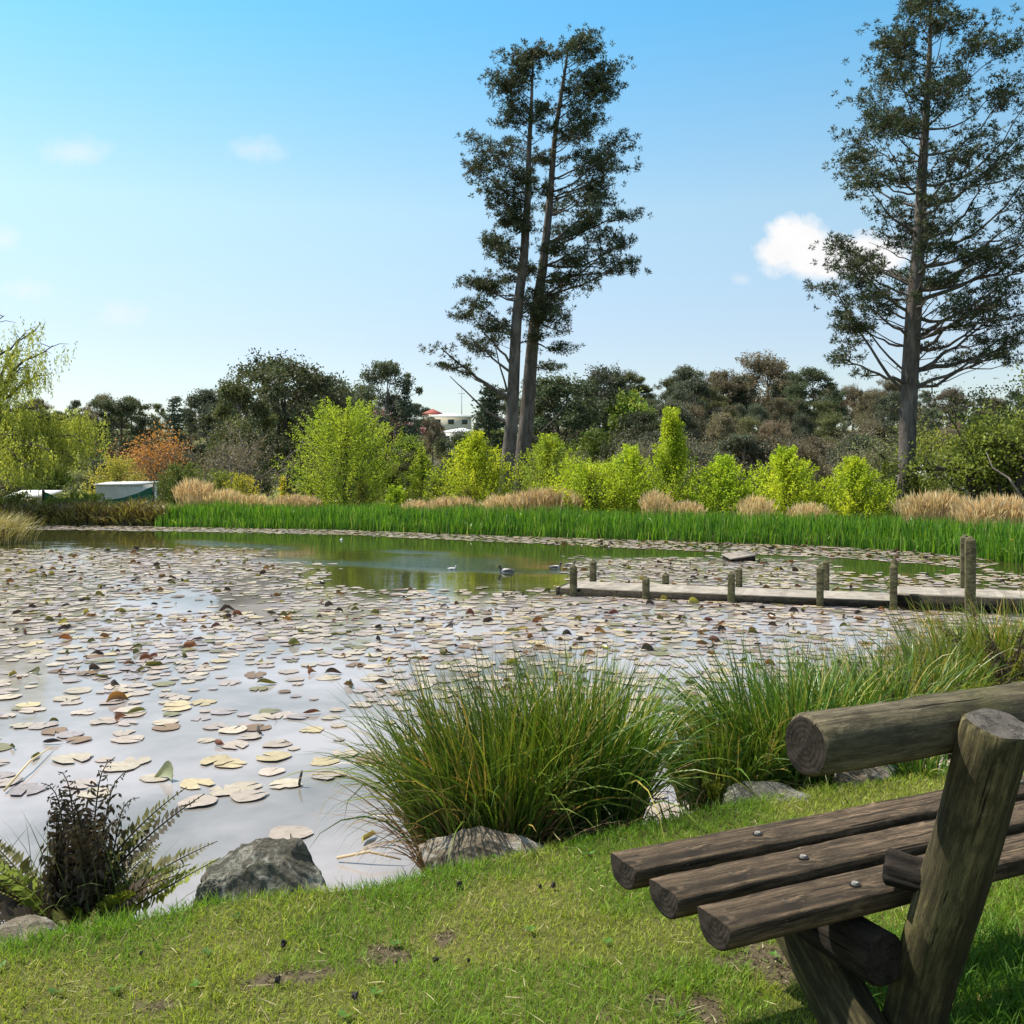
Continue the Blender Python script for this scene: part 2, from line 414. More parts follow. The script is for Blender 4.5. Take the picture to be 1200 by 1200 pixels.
# ------------------------------------------------------------------ water
def pxpy(x, y):
    y = np.maximum(y, .5)
    return 600+F*x/y, HOR+F*(CZ-WZ)/y
FARX = [-400, 60, 200, 400, 600, 800, 1000, 1100, 1200, 1500]
FARY = [622, 615, 617, 620, 628, 634, 641, 648, 663, 700]
def pad_density(x, y):
    px, py = pxpy(x, y)
    wob = (fbm(x*.8, y*.8, 11, 3)-.5)
    pyw = py+wob*12; pxw = px+wob*40
    D = (.72+.2*sst(770, 700, pyw))*sst(686, 698, pyw)*(.30+.70*sst(910, 770, pyw))*sst(950, 905, py)
    D = np.maximum(D, .78*sst(641, 654, pyw)*sst(335, 255, pxw)*sst(740, 700, pyw))
    D = np.maximum(D, .5*sst(656, 668, pyw)*sst(410, 320, pxw)*sst(720, 695, pyw))
    D = np.maximum(D, .9*sst(652, 662, pyw)*sst(655, 690, pxw)*sst(985, 930, pxw))
    D = np.maximum(D, .55*sst(668, 676, pyw)*sst(655, 690, pxw)*sst(720, 700, pyw))
    far = np.interp(px, FARX, FARY)
    w = np.interp(px, [200, 600, 900, 1100], [6, 8, 13, 15])
    D = np.maximum(D, 1.0*(py-far < w)*sst(1180, 1110, px)*sst(20, 60, px))
    # clearer patches
    def hole(cx, cy, rx, ry, k): return 1-min(1, k*1.15)*np.exp(-(((px-cx)/rx)**2+((py-cy)/ry)**2)**2)
    D = D*hole(240, 708, 130, 13, .85)*hole(330, 805, 110, 50, .72)*hole(260, 960, 150, 45, .8)*hole(60, 985, 90, 45, .75)
    D = D*hole(400, 870, 60, 90, .55)*hole(545, 700, 50, 14, .6)*hole(740, 775, 60, 40, .45)*hole(1010, 745, 90, 16, .6)
    D = D*hole(560, 735, 90, 10, .35)
    return np.clip(D*(.02+1.9*fbm(x*1.1, y*.9, 21, 4)), 0, 1)
xs = np.arange(-31, 13.01, .22); ys = np.arange(2.2, 36.5, .22)
X, Y = np.meshgrid(xs, ys, indexing='ij')
sdw = pond_sd(X, Y).reshape(X.shape)
px, py = pxpy(X, Y)
cloud_refl = sst(684, 712, py+30*(fbm(X*.5, Y*.5, 41, 3)-.5))  # where the pale reflection of cloud is put into the water colour
cloud_refl = np.maximum(cloud_refl, .75*sst(642, 652, py)*sst(400, 300, px))
cloud_refl = np.maximum(cloud_refl, .6*sst(650, 660, py)*sst(650, 700, px)*sst(1000, 940, px))
def streak(x0, y0, x1, y1, wd):
    tt = np.clip((px-x0)/(x1-x0), 0, 1); cy = y0+tt*(y1-y0)
    return np.exp(-((py-cy)/wd)**2)*sst(x0-10, x0+30, px)*sst(x1+25, x1-10, px)
rip = np.maximum.reduce([streak(260, 656, 590, 664, 2.6), streak(360, 659, 600, 668, 2.6), streak(440, 645, 520, 648, 1.6),
                         streak(200, 634, 340, 642, 3)*.6, streak(500, 668, 700, 671, 1.5)*.7,
                         np.exp(-((px-520)/60)**2-((py-659)/7)**2)])
rip = rip*(.5+.8*fbm(X*2.5, Y*2.5, 61, 3))
keep = sdw < .6
mb = MB(); idx = np.full(X.shape, -1); idx[keep] = np.arange(keep.sum())
v = np.stack([X, Y, np.full(X.shape, WZ)], -1)[keep]
a, b, c, d = idx[:-1, :-1], idx[1:, :-1], idx[1:, 1:], idx[:-1, 1:]
q = np.stack([a, b, c, d], -1).reshape(-1, 4); q = q[(q >= 0).all(1)]
mb.add(v, q, np.stack([cloud_refl[keep], rip[keep], np.zeros(keep.sum())], 1))
t = NT('pond_water')
sp = t.n('ShaderNodeSeparateColor', {0: t.attr('Col').outputs['Color']})
p = t.pos()
pm = t.n('ShaderNodeMapping', {0: p, 3: (1, 1.6, 1)}).outputs[0]
w1 = t.noise(pm, 1.1, 3, .5); w2 = t.noise(pm, 9, 3, .6)
h = t.math('ADD', t.math('MULTIPLY', w1, .5), t.math('MULTIPLY', w2, t.math('ADD', .03, t.math('MULTIPLY', sp.outputs[1], 2.6))))
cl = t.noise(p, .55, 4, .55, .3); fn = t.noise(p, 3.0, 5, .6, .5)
refl_mask = t.math('MULTIPLY', sp.outputs[0], t.ramp(t.math('ADD', t.math('MULTIPLY', cl, .8), t.math('MULTIPLY', fn, .2)), [(.34, .38), (.60, 1)]))
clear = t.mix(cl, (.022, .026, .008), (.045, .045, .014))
col = t.mix(refl_mask, clear, (.325, .29, .28))  # dark water mixed to whitish grey, a painted cloud reflection
rr = t.math('ADD', .03, t.math('MULTIPLY', refl_mask, .05))
ps = t.bsdf(col, rr, h, .22, .05, spec=.5)
ps.inputs['IOR'].default_value = 1.33
M['water'] = t.done(ps.outputs[0])
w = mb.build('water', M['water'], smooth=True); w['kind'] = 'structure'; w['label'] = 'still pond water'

# ------------------------------------------------------------------ lily pads
def pad_shape(n=16, notch=.35, cup=.03, s=0):
    r = np.random.default_rng(s)
    a = np.linspace(notch*.5, 2*np.pi-notch*.5, n)
    rr = 1+.05*np.sin(a*3+r.uniform(0, 6))+.04*np.sin(a*5+r.uniform(0, 6))+.025*np.sin(a*9+r.uniform(0, 6))
    if s % 2: rr = rr*(1-r.uniform(.15, .4)*np.exp(-((a-r.uniform(1, 5))/.22)**2))*(1-r.uniform(.0, .3)*np.exp(-((a-r.uniform(1, 5))/.3)**2))
    v = [[0, 0, 0]]; 
    for k in (.55, 1.0):
        z = .45*cup*k**3*(.4+.6*np.sin(a*2+r.uniform(0, 6)))
        v += list(np.stack([np.cos(a)*rr*k, np.sin(a)*rr*k, z], 1))
    v = np.array(v); m = len(a)
    f3 = np.array([[0, 1+k, 2+k] for k in range(m-1)])
    f4 = np.array([[1+k, 1+m+k, 2+m+k, 2+k] for k in range(m-1)])
    return v, f3, f4
def curl_shape(s):
    """leaf half folded up out of the water"""
    r = np.random.default_rng(s)
    u = np.linspace(-1, 1, 7); w = np.linspace(0, 1, 5)
    U, Wd = np.meshgrid(u, w, indexing='ij')
    half = np.sqrt(np.clip(1-U**2, 0, 1))
    k = r.uniform(.7, 1.5); th = Wd*half*k+r.uniform(.1, .6)
    y = -np.cos(th)*Wd*half*.7+.25*U**2; z = np.sin(th)*Wd*half*.95
    x = U*(1-.15*Wd)
    v = np.stack([x, y, z], -1).reshape(-1, 3)
    v[:, 2] += .12*np.sin(v[:, 0]*3+s); 
    f = np.array([[a*5+b, a*5+b+1, (a+1)*5+b+1, (a+1)*5+b] for a in range(6) for b in range(4)])
    return v, f
CAND = 80000
cx = rng.uniform(-19, 11.5, CAND); cy = 4.0+(35.2-4.0)*rng.uniform(0, 1, CAND)
sdp = pond_sd(cx, cy); D = pad_density(cx, cy)
ppx, ppy = pxpy(cx, cy)
ok = (sdp < -.12) & (rng.uniform(0, 1, CAND) < D) & (ppx > -160) & (ppx < 1330)
# keep only pads that do not lie on an earlier one by more than a sliver
cand = np.nonzero(ok)[0]; cellw = .17; seen = {}; sel = []
for k in cand:
    ix, iy = int(cx[k]/cellw+1000), int(cy[k]/cellw); hit = False
    for dx in (-1, 0, 1):
        for dy in (-1, 0, 1):
            for m_ in seen.get((ix+dx, iy+dy), ()):
                if (cx[k]-cx[m_])**2+(cy[k]-cy[m_])**2 < .13**2: hit = True; break
            if hit: break
        if hit: break
    if not hit: seen.setdefault((ix, iy), []).append(k); sel.append(k)
sel = np.array(sel)
# hand-placed pads seen near the lawn
HAND = [(232, 941, .118), (262, 928, .11), (292, 934, .115), (183, 912, .10), (231, 919, .12), (287, 923, .11), (335, 920, .11), (340, 978, .12),
        (318, 905, .09), (255, 893, .12), (270, 896, .11), (160, 893, .1), (320, 888, .12), (85, 890, .13), (140, 900, .12), (380, 893, .1)]
hx = np.array([onz(a, b, WZ)[0] for a, b, c in HAND]); hy = np.array([onz(a, b, WZ)[1] for a, b, c in HAND])
far_enough = np.array([np.min((cx[k]-hx)**2+(cy[k]-hy)**2) > .2**2 for k in sel])
sel = sel[far_enough]
PX = np.concatenate([hx, cx[sel]]); PY = np.concatenate([hy, cy[sel]])
PR = np.concatenate([np.array([c for *_, c in HAND]), (.045+.075*rng.uniform(0, 1, len(sel))**.8)])
isc = rng.uniform(0, 1, len(PX)) < .03; isc[:len(HAND)] = False
PCOL = np.array([(.45, .38, .285), (.42, .345, .28), (.375, .31, .275), (.315, .27, .265), (.46, .37, .21), (.19, .17, .075), (.20, .12, .06)])
PNAME = ['cream', 'pinkish beige', 'dull rose', 'mauve grey', 'straw yellow', 'olive', 'brown']
pk = rng.choice(7, len(PX), p=[.22, .24, .19, .14, .06, .08, .07])
pk[:len(HAND)] = rng.choice([0, 1, 4], len(HAND))
vis = (600+F*PX/PY > -5) & (600+F*PX/PY < 1205) & (HOR+2*F/PY < 1000)
order = np.argsort(-PR**2/PY**3 * np.where(vis, 1, 1e-6))
flat_order = [k for k in order if not isc[k]]
indiv = set(flat_order[:290])
shapes = [pad_shape(22, .2+.07*(s_ % 6), .03+.03*(s_ % 3), s_) for s_ in range(10)]
pad_meshes = {}
def pad_obj(si, ki):
    if (si, ki) not in pad_meshes:
        mb = MB(); v, f3, f4 = shapes[si]; n0 = mb.n
        cc = np.tile(PCOL[ki], (len(v), 1)); cc[0] = cc[0]*.8+np.array([.03, .03, .0]); cc[1:23] *= rng.uniform(.9, 1.05, (22, 1))
        cc[23:] *= rng.uniform(.78, 1.08, (22, 1))
        mb.add(v, f4, cc); mb.f.append(f3); mb.m.append(np.zeros(len(f3), int))
        o = mb.build('lily_pad', M['pad'], smooth=True); pad_meshes[(si, ki)] = o.data
        bpy.data.objects.remove(o)
    o = bpy.data.objects.new('lily_pad', pad_meshes[(si, ki)]); COL.objects.link(o); return o
rest_mb = MB()
v6, g3, g4 = pad_shape(9, .3, .05, 3)
for n_, k in enumerate(flat_order):
    rz = rng.uniform(0, 6.28); tx, ty = rng.normal(0, .012, 2)
    z = WZ+.006+rng.uniform(0, .006)
    if k in indiv:
        o = pad_obj(int(rng.integers(10)), int(pk[k])); o.location = (PX[k], PY[k], z)
        o.rotation_euler = (tx, ty, rz); o.scale = (PR[k], PR[k]*rng.uniform(.88, 1), PR[k])
        dens = 'crowded among other pads' if PY[k] > 8.2 else 'in the open water nearest the lawn'
        tag(o, f'{PNAME[pk[k]]} round lily pad floating {dens}', 'lily pad', 'lily pads lying flat on the near half of the pond')
        if k == 3: o['label'] = 'pale lily pad beside the leaf folded upright in clear water'
        if k == 6: o['label'] = 'lily pad pierced by a short dark stick'
        if k == 7: o['label'] = 'lone pale lily pad just behind the grey boulder'
    else:
        vv = v6*PR[k]; c, s = np.cos(rz), np.sin(rz)
        vv = np.stack([vv[:, 0]*c-vv[:, 1]*s+PX[k], vv[:, 0]*s+vv[:, 1]*c+PY[k], vv[:, 2]+z], 1)
        cc = PCOL[pk[k]]*rng.uniform(.8, 1.1)
        n0 = rest_mb.n; rest_mb.add(vv, g4, cc); rest_mb.f.append(g3+n0); rest_mb.m.append(np.zeros(len(g3), int))
# extra dense rim of far pads under the reeds
o = rest_mb.build('lily_pads', M['pad'], smooth=True)
tag(o, 'carpet of small pale lily pads covering the middle and far side of the pond', 'lily pads', None, 'stuff')
# curled leaves
CCOL = np.array([(.13, .12, .03), (.20, .09, .03), (.30, .25, .05), (.045, .03, .025), (.13, .05, .035)])
CNAME = ['olive green', 'rusty brown', 'mustard yellow', 'blackish brown', 'dark red']
ncx = rng.uniform(-16, 11, 9000); ncy = rng.uniform(4.6, 27, 9000)
cD = pad_density(ncx, ncy); q_ = pxpy(ncx, ncy)
okc = (pond_sd(ncx, ncy) < -.3) & (rng.uniform(0, 1, 9000) < cD*.6*sst(930, 850, q_[1])) & (q_[0] > -100) & (q_[0] < 1300)
CHAND = [(115, 768, 3), (160, 762, 0), (215, 770, 0), (180, 781, 0), (262, 716, 3), (410, 806, 1), (312, 802, 0), (390, 790, 3), (365, 790, 1), (365, 837, 1),
         (40, 790, 0), (70, 789, 1), (137, 822, 1), (160, 836, 0), (110, 786, 3), (410, 805, 0), (600, 741, 0), (612, 738, 2), (455, 775, 4), (487, 774, 0), (410, 803, 3),
         (525, 767, 3), (690, 768, 1), (688, 766, 0), (762, 745, 1), (822, 744, 1), (1015, 758, 1), (40, 889, 0), (60, 872, 3), (270, 715, 3), (376, 708, 4), (385, 711, 3), (777, 797, 0), (430, 985, 2), (868, 702, 2), (813, 708, 2)]
ax = np.concatenate([[onz(a, b, WZ)[0] for a, b, c in CHAND], ncx[okc]]); ay = np.concatenate([[onz(a, b, WZ)[1] for a, b, c in CHAND], ncy[okc]])
ak = np.concatenate([[c for a, b, c in CHAND], rng.choice(5, okc.sum(), p=[.3, .24, .12, .26, .08])]).astype(int)
ar = .03+.065*rng.uniform(0, 1, len(ax))**1.6; ar[:len(CHAND)] = rng.uniform(.08, .115, len(CHAND))
vq = (600+F*ax/ay > 0) & (600+F*ax/ay < 1200)
oc = np.argsort(-ar**2/ay**2*np.where(vq, 1, 1e-6)); ind_c = set(oc[:200].tolist())
csh = [curl_shape(s_) for s_ in range(7)]; cm = {}
rest_mb = MB()
for k in range(len(ax)):
    si = int(rng.integers(7)); rz = rng.uniform(0, 6.28); sz = ar[k]*rng.uniform(.35, .95)
    if k in ind_c:
        if (si, ak[k]) not in cm:
            mb = MB(); v, f = csh[si]; mb.add(v, f, CCOL[ak[k]]*np.linspace(.8, 1.3, len(v))[:, None])
            o = mb.build('curled_leaf', M['curl'], smooth=True); cm[(si, ak[k])] = o.data; bpy.data.objects.remove(o)
        o = bpy.data.objects.new('curled_leaf', cm[(si, ak[k])]); COL.objects.link(o)
        o.location = (ax[k], ay[k], WZ+.012); o.rotation_euler = (0, 0, rz); o.scale = (ar[k], ar[k], sz)
        tag(o, f'{CNAME[ak[k]]} lily leaf curled up above the flat pads', 'lily leaf', 'curled lily leaves standing out of the water')
    else:
        v, f = csh[si]; c, s = np.cos(rz), np.sin(rz)
        rest_mb.add(np.stack([(v[:, 0]*c-v[:, 1]*s)*ar[k]+ax[k], (v[:, 0]*s+v[:, 1]*c)*ar[k]+ay[k], v[:, 2]*sz+WZ+.012], 1), f, CCOL[ak[k]])
if rest_mb.n:
    o = rest_mb.build('curled_leaves', M['curl'], smooth=True)
    tag(o, 'scatter of small dark curled leaves far out among the lily pads', 'lily leaves', None, 'stuff')
# folded translucent leaf, stick
v, f = curl_shape(2); mb = MB(); mb.add(v, f, (.36, .36, .2))
o = mb.build('folded_leaf', M['curl'], smooth=True); p_ = onz(192, 915, WZ)
o.location = (p_[0], p_[1]+.02, WZ+.012); o.scale = (.10, .09, .11); o.rotation_euler = (0, 0, R(150))
tag(o, 'pale green lily leaf folded upright, left of the cluster of three pads', 'lily leaf')
mb = MB(); p_ = onz(351, 922, WZ)
tube(mb, [p_+[-.004, 0, -.1], p_+[0, 0, .03], p_+[.012, 0, .085], p_+[.014, .01, .1]], [.009, .009, .008, .005], 7)
o = mb.build('stick', M['bark_dark']); tag(o, 'short dark stick poking up out of the clear water beside a pad', 'stick')
for (a, b, c, d) in ((5, 930, 60, 880), (395, 1010, 470, 1014)):
    mb = MB(); p0 = onz(a, b, WZ); p1 = onz(c, d, WZ)
    tube(mb, [p0+[0, 0, .02], (p0+p1)/2+[0, 0, .06], p1+[0, 0, .03]], [.008, .007, .004], 6)
    o = mb.build('reed_stalk', M['dry']); tag(o, 'broken reed stalk lying on the water left of the fern' if a < 50 else 'dry stalk lying on water below the large tussock', 'stalk')

# ------------------------------------------------------------------ lawn grass
NB = 330000
bx = rng.uniform(-2.6, 3.6, NB); by = 2.2+3.6*rng.uniform(0, 1, NB)**1.25
ok = (np.abs(bx) < .62*by+.35)
bx, by = bx[ok], by[ok]; sd = pond_sd(bx, by); ok = (sd > .03) & (sd < 3.0); bx, by, sd = bx[ok], by[ok], sd[ok]
dm = dirt_mask(bx, by); soil = np.nonzero(dm > .45)[0]; soil = soil[rng.uniform(0, 1, len(soil)) < .22]; soil = np.stack([bx[soil], by[soil]], 1); ok = rng.uniform(0, 1, len(bx)) > dm*.93; bx, by, sd, dm = bx[ok], by[ok], sd[ok], dm[ok]
n = len(bx); bz = height(bx, by)-.004
edge = sst(.5, .1, sd)
cl = fbm(bx*2.2, by*2.2, 55, 3); cl2 = fbm(bx*7, by*7, 65, 3)
lush = np.clip(sst(.42, .62, cl)*.8+edge*.5+np.exp(-((bx-1.55)/.35)**2-((by-2.7)/.5)**2), 0, 1)
tuft = sst(.55, .75, cl2)
L = rng.uniform(.016, .034, n)*(1+.7*tuft+.5*lush+1.2*edge*rng.uniform(0, 1, n))
gc = np.array([.17, .31, .025]); yc = np.array([.39, .43, .055]); sc_ = np.array([.50, .41, .17])
u = rng.uniform(0, 1, n)
m1 = np.clip(lush*.8+.3*(u-.5), 0, 1)[:, None]
colb = yc*(1-m1)+gc*m1
straw = rng.uniform(0, 1, n) < (.10*(1-lush)+.02)
colb[straw] = sc_
colb *= rng.uniform(.45, 1.3, (n, 1))
mb = MB()
blades(mb, np.stack([bx, by, bz], 1), rng.uniform(0, 6.28, n), rng.uniform(.1, .8, n), rng.uniform(.1, 1.1, n), L, rng.uniform(.0022, .0042, n), colb, seg=2)
k = len(soil)      # crumbs of thatch on the bare soil
if k: blades(mb, np.concatenate([soil, (height(soil[:, 0], soil[:, 1])+.004)[:, None]], 1), rng.uniform(0, 6.28, k), rng.uniform(1.1, 1.6, k), rng.uniform(-.3, .3, k), rng.uniform(.006, .03, k), rng.uniform(.003, .007, k), np.array([(.05, .035, .02), (.12, .085, .05), (.42, .34, .2), (.17, .2, .04)])[rng.choice(4, k, p=[.4, .3, .18, .12])], seg=2)
k = 2000; i_ = rng.integers(0, n, k)      # dead stalks lying in the turf
blades(mb, np.stack([bx[i_]+rng.normal(0, .01, k), by[i_]+rng.normal(0, .01, k), bz[i_]+rng.uniform(.008, .02, k)], 1), rng.uniform(0, 6.28, k), rng.uniform(1.2, 1.6, k), rng.uniform(-.3, .3, k), rng.uniform(.02, .07, k), rng.uniform(.002, .004, k), np.array([.55, .45, .25])*rng.uniform(.5, 1.2, (k, 1)), seg=2)
k = 60; wx_ = rng.uniform(-2.2, 2.6, k); wy_ = rng.uniform(2.5, 4.6, k); o_ = (pond_sd(wx_, wy_) > .25); wx_, wy_ = wx_[o_], wy_[o_]      # little broad leaved weeds
for x_, y_ in zip(wx_, wy_):
    m_ = 7; c_ = np.tile([x_, y_, height(np.array([x_]), np.array([y_]))[0]+.012], (m_, 1)); a_ = rng.uniform(0, 6.28, m_)
    cards(mb, c_, nrm(np.stack([np.cos(a_), np.sin(a_), np.full(m_, .35)], 1)), rng.uniform(.015, .032, m_), .014, np.array([.11, .20, .03])*rng.uniform(.7, 1.3), nv=np.tile([0, 0, 1.], (m_, 1))+rng.normal(0, .2, (m_, 3)))
lg = mb.build('lawn_grass', M['lawn_blade'])
tag(lg, 'short yellow green mown grass covering the bank', 'grass', None, 'stuff')
# dark clods and dead leaves on the lawn
CL = [(332, 1108), (325, 1154), (416, 1173), (510, 1129), (549, 1131), (633, 1046), (648, 1043), (538, 1042), (165, 1126)]
clod_me = None
for i_, (a, b) in enumerate(CL):
    p_ = onz(a, b, .0); p_[2] = height(np.array([p_[0]]), np.array([p_[1]]))[0]+.018
    if clod_me is None:
        bm = bmesh.new(); bmesh.ops.create_icosphere(bm, subdivisions=2, radius=1)
        for v in bm.verts: v.co *= 1+.5*math.sin(v.co.x*5+v.co.y*7)*math.cos(v.co.z*6+1)
        clod_me = bpy.data.meshes.new('clod'); bm.to_mesh(clod_me); bm.free(); clod_me.materials.append(plain('dark_clod', (.03, .024, .02), .9, .4, 3))
    o = bpy.data.objects.new('clod', clod_me); COL.objects.link(o); s_ = rng.uniform(.005, .010)
    o.location = p_; o.rotation_euler = tuple(rng.uniform(0, 6, 3)); o.scale = (s_*1.3, s_, s_*.8)
    tag(o, 'small black clod lying on the mown grass', 'clod', 'black clods scattered over the lawn')

# ------------------------------------------------------------------ rocks
def rock(name, loc, size, mat, seed, label, cuts, sub=5, amp=.05):
    amp *= 1.3
    bm = bmesh.new(); bmesh.ops.create_icosphere(bm, subdivisions=sub, radius=1)
    v = np.array([x.co[:] for x in bm.verts]); r = np.random.default_rng(seed)
    for nv, dd in cuts:
        nv = np.array(nv, float); nv /= np.linalg.norm(nv)
        e = v@nv-dd; v = v-np.clip(e, 0, None)[:, None]*nv*.96
    for k in range(5):
        nv = rdir(1, r)[0]; e = v@nv-r.uniform(.72, .9); v = v-np.clip(e, 0, None)[:, None]*nv*.85
    ph = r.uniform(0, 9, 12)
    for fq, a in ((2.3, amp), (5.1, amp*.5), (11, amp*.3), (23, amp*.25), (47, amp*.12)):
        d = np.sin(v[:, 0]*fq+ph[0])*np.cos(v[:, 1]*fq*1.1+ph[1])+np.sin(v[:, 2]*fq*1.2+ph[2]+v[:, 0]*fq*.6)
        v = v*(1+a*d[:, None])
    v = v*np.array(size)
    for x, c in zip(bm.verts, v): x.co = c
    me = bpy.data.meshes.new(name); bm.to_mesh(me); bm.free()
    for p_ in me.polygons: p_.use_smooth = True
    me.materials.append(mat); o = bpy.data.objects.new(name, me); COL.objects.link(o); o.location = loc
    return tag(o, label, 'rock')
p_ = onz(308, 1046, -.02)
rock('boulder', (p_[0], p_[1]+.10, -.10), (.245, .18, .27), M['rock'], 3, 'grey mottled boulder with lichen at the lawn edge right of the dark fern',
     [((-.55, -.2, .8), .72), ((.62, -.15, .75), .68), ((-.1, -1, .5), .62), ((.1, -.1, 1), .70)], 6, .05)
p_ = onz(562, 992, -.02)
rock('low_rock', (p_[0]+.015, p_[1]+.02, -.07), (.265, .14, .14), M['rock_tan'], 8, 'tan wedge shaped rock at the foot of the large grass tussock',
     [((-.45, -.2, .85), .55), ((.42, -.1, .9), .6), ((0, -1, .5), .55)], 6, .04)
p_ = onz(905, 932, 0)
rock('flat_rock', (p_[0], p_[1]+.05, -.06), (.23, .14, .125), M['rock'], 13, 'low grey rock in the grass just left of the backrest log end',
     [((0, -.2, 1), .5), ((-.5, -.3, .8), .6)], 5, .05)
p_ = onz(1022, 908, 0)
rock('bank_rock', (p_[0], p_[1]+.08, -.05), (.14, .11, .15), M['rock_tan'], 21, 'brown stone on the bank seen beneath the backrest log', [((.2, -.3, .9), .6)], 5, .06)
p_ = onz(18, 1098, -.03)
rock('edge_rock', (p_[0], p_[1]+.02, -.10), (.16, .12, .12), M['rock_tan'], 31, 'brown stone at the water edge under the dark fern', [((0, -.3, 1), .6)], 5, .05)

# ------------------------------------------------------------------ tussocks
def tussock(loc, rb, n, Lm, label, seed, tint=(1, 1, 1), wind=.35, lean_az=2.9, dryf=.22, dryL=.7, ell=.7):
    r = np.random.default_rng(seed)
    n = int(n*.78); root = thing('grass_tussock', loc, label, 'grass tussock', 'grass tussocks along the near bank')
    a = r.uniform(0, 6.28, n); q = np.sqrt(r.uniform(0, 1, n))
    base = np.stack([np.cos(a)*q*rb, np.sin(a)*q*rb*ell, np.full(n, -.03)], 1)
    dx = np.cos(a)*q*1.0+np.cos(lean_az)*wind+r.normal(0, .35, n); dy = np.sin(a)*q+np.sin(lean_az)*wind+r.normal(0, .35, n)
    az = np.arctan2(dy, dx); q2 = np.clip(np.hypot(dx, dy), 0, 1.6)
    L = Lm*r.uniform(.55, 1.08, n); 
    th0 = .03+.19*q2*r.uniform(.5, 1.2, n); bend = r.uniform(.15, 1.2, n)*(.4+.7*q2)
    fl = r.uniform(0, 1, n) < .22; bend[fl] += r.uniform(.7, 1.5, fl.sum())
    base_c = np.array([(.075, .155, .018), (.13, .205, .025), (.30, .28, .08), (.035, .085, .013)])
    col = base_c[r.choice(4, n, p=[.36, .26, .12, .26])]*np.array(tint)*r.uniform(.75, 1.25, (n, 1))
    tip = col*np.array([1.5, 1.15, 1.0])
    mb = MB(); blades(mb, base, az, th0, bend, L, r.uniform(.007, .016, n), col, 7, r=r, tipcol=tip)
    k = n//6; i_ = r.integers(0, n, k)      # blades folded over part way up
    blades(mb, base[i_]+r.normal(0, .01, (k, 3)), az[i_]+r.normal(0, .3, k), th0[i_], r.uniform(1.2, 2.6, k), L[i_], r.uniform(.007, .015, k), col[i_]*np.array([1.15, 1.05, 1]), 9, r=r, tipcol=tip[i_], pw=r.choice([4.0, 6.0]))
    mb.build('green_blades', M['tussock'], root)
    nd = int(n*dryf)
    a = r.uniform(0, 6.28, nd); q = np.sqrt(r.uniform(.05, 1, nd))
    base = np.stack([np.cos(a)*q*rb*1.05, np.sin(a)*q*rb*1.05*ell, np.full(nd, -.03)], 1)
    az = a+r.normal(0, .7, nd)
    col = np.array([(.30, .19, .09), (.40, .30, .15), (.16, .085, .05)])[r.choice(3, nd)]*r.uniform(.7, 1.2, (nd, 1))
    mb = MB(); blades(mb, base, az, r.uniform(.1, .8, nd), r.uniform(.3, 2.2, nd), Lm*dryL*r.uniform(.4, 1.05, nd), r.uniform(.005, .009, nd), col, 6, r=r)
    mb.build('dry_blades', M['tussock'], root)
    # a few flowering stems above the rest
    k = max(4, n//170)
    mb = MB(); a = r.uniform(0, 6.28, k); q = r.uniform(0, 1, k)
    blades(mb, np.stack([np.cos(a)*q*rb, np.sin(a)*q*rb*ell, np.zeros(k)], 1), a, r.uniform(.0, .3, k), r.uniform(0, .4, k), Lm*r.uniform(.95, 1.15, k), .006, np.array([.2, .17, .06]), 6, r=r)
    mb.build('stems', M['tussock'], root)
    return root
def gp(px, py, z=-.05): p_ = onz(px, py, z); return (p_[0], p_[1], z)
tussock((-.10, 4.42, -.26), .31, 1500, .98, 'left half of the largest tussock, arching left over a tan rock', 1, wind=.32, lean_az=2.6, dryf=.4)
tussock((.30, 4.6, -.2), .28, 1400, .94, 'upright bright green tussock right of the tan rock', 2, (.95, 1.08, .95), wind=.15, lean_az=2.0, dryf=.12)
tussock((1.10, 5.0, -.18), .25, 800, .62, 'low drooping tussock behind the low grey rock', 3, (.95, 1, 1), wind=.05, lean_az=3.3)
tussock((1.42, 5.15, -.15), .32, 1100, .82, 'tall tussock rising behind the end of the backrest log', 4, (1, 1.05, 1), wind=.25, lean_az=2.6)
tussock((1.95, 5.55, -.2), .33, 1200, .78, 'tussock behind the middle of the backrest log', 5, (1.0, 1.05, 1), wind=.2, lean_az=2.5)
tussock((2.45, 6.05, -.2), .34, 1000, .78, 'tussock left of the dark bank ferns', 6, (1.05, 1.05, 1), wind=.2)
tussock((3.35, 7.15, -.25), .42, 1200, .86, 'yellowish tussock right of the tallest jetty posts', 7, (1.2, 1.15, 1.0), wind=.1)
tussock((3.95, 7.5, -.25), .42, 900, .84, 'far tussock at the right frame edge behind the brown fern', 8, (1.3, 1.2, 1), wind=.1)
tussock((.80, 4.45, -.28), .15, 160, .4, 'short sparse tussock in the gap between the two big ones', 9, (1, 1, 1), dryf=.4)
# lone tall rush stems
for (a, b, c, lab) in ((868, 880, .82, 'tall leafy rush stem rising left of the backrest log end'), (902, 880, .72, 'thin rush stem beside the taller leafy one'), (545, 870, .62, 'slim pale stem sticking up left above the largest tussock')):
    p_ = np.array([(a-600)/F*5.3, 5.3, -.25]); mb = MB()
    blades(mb, np.array([p_]), 1.0, .03, .06, c*1.15, .016, np.array([.13, .18, .04]), 6, roll=np.zeros(1))
    k = 5; z = rng.uniform(.35, .8, k)
    blades(mb, p_+np.stack([np.zeros(k), np.zeros(k), z*c], 1), rng.choice([0, 3.1], k)+rng.normal(0, .3, k), .6, .8, rng.uniform(.08, .2, k), .014, np.array([.15, .2, .04]), 4, roll=np.zeros(k))
    o = mb.build('rush_stem', M['tussock']); tag(o, lab, 'rush')

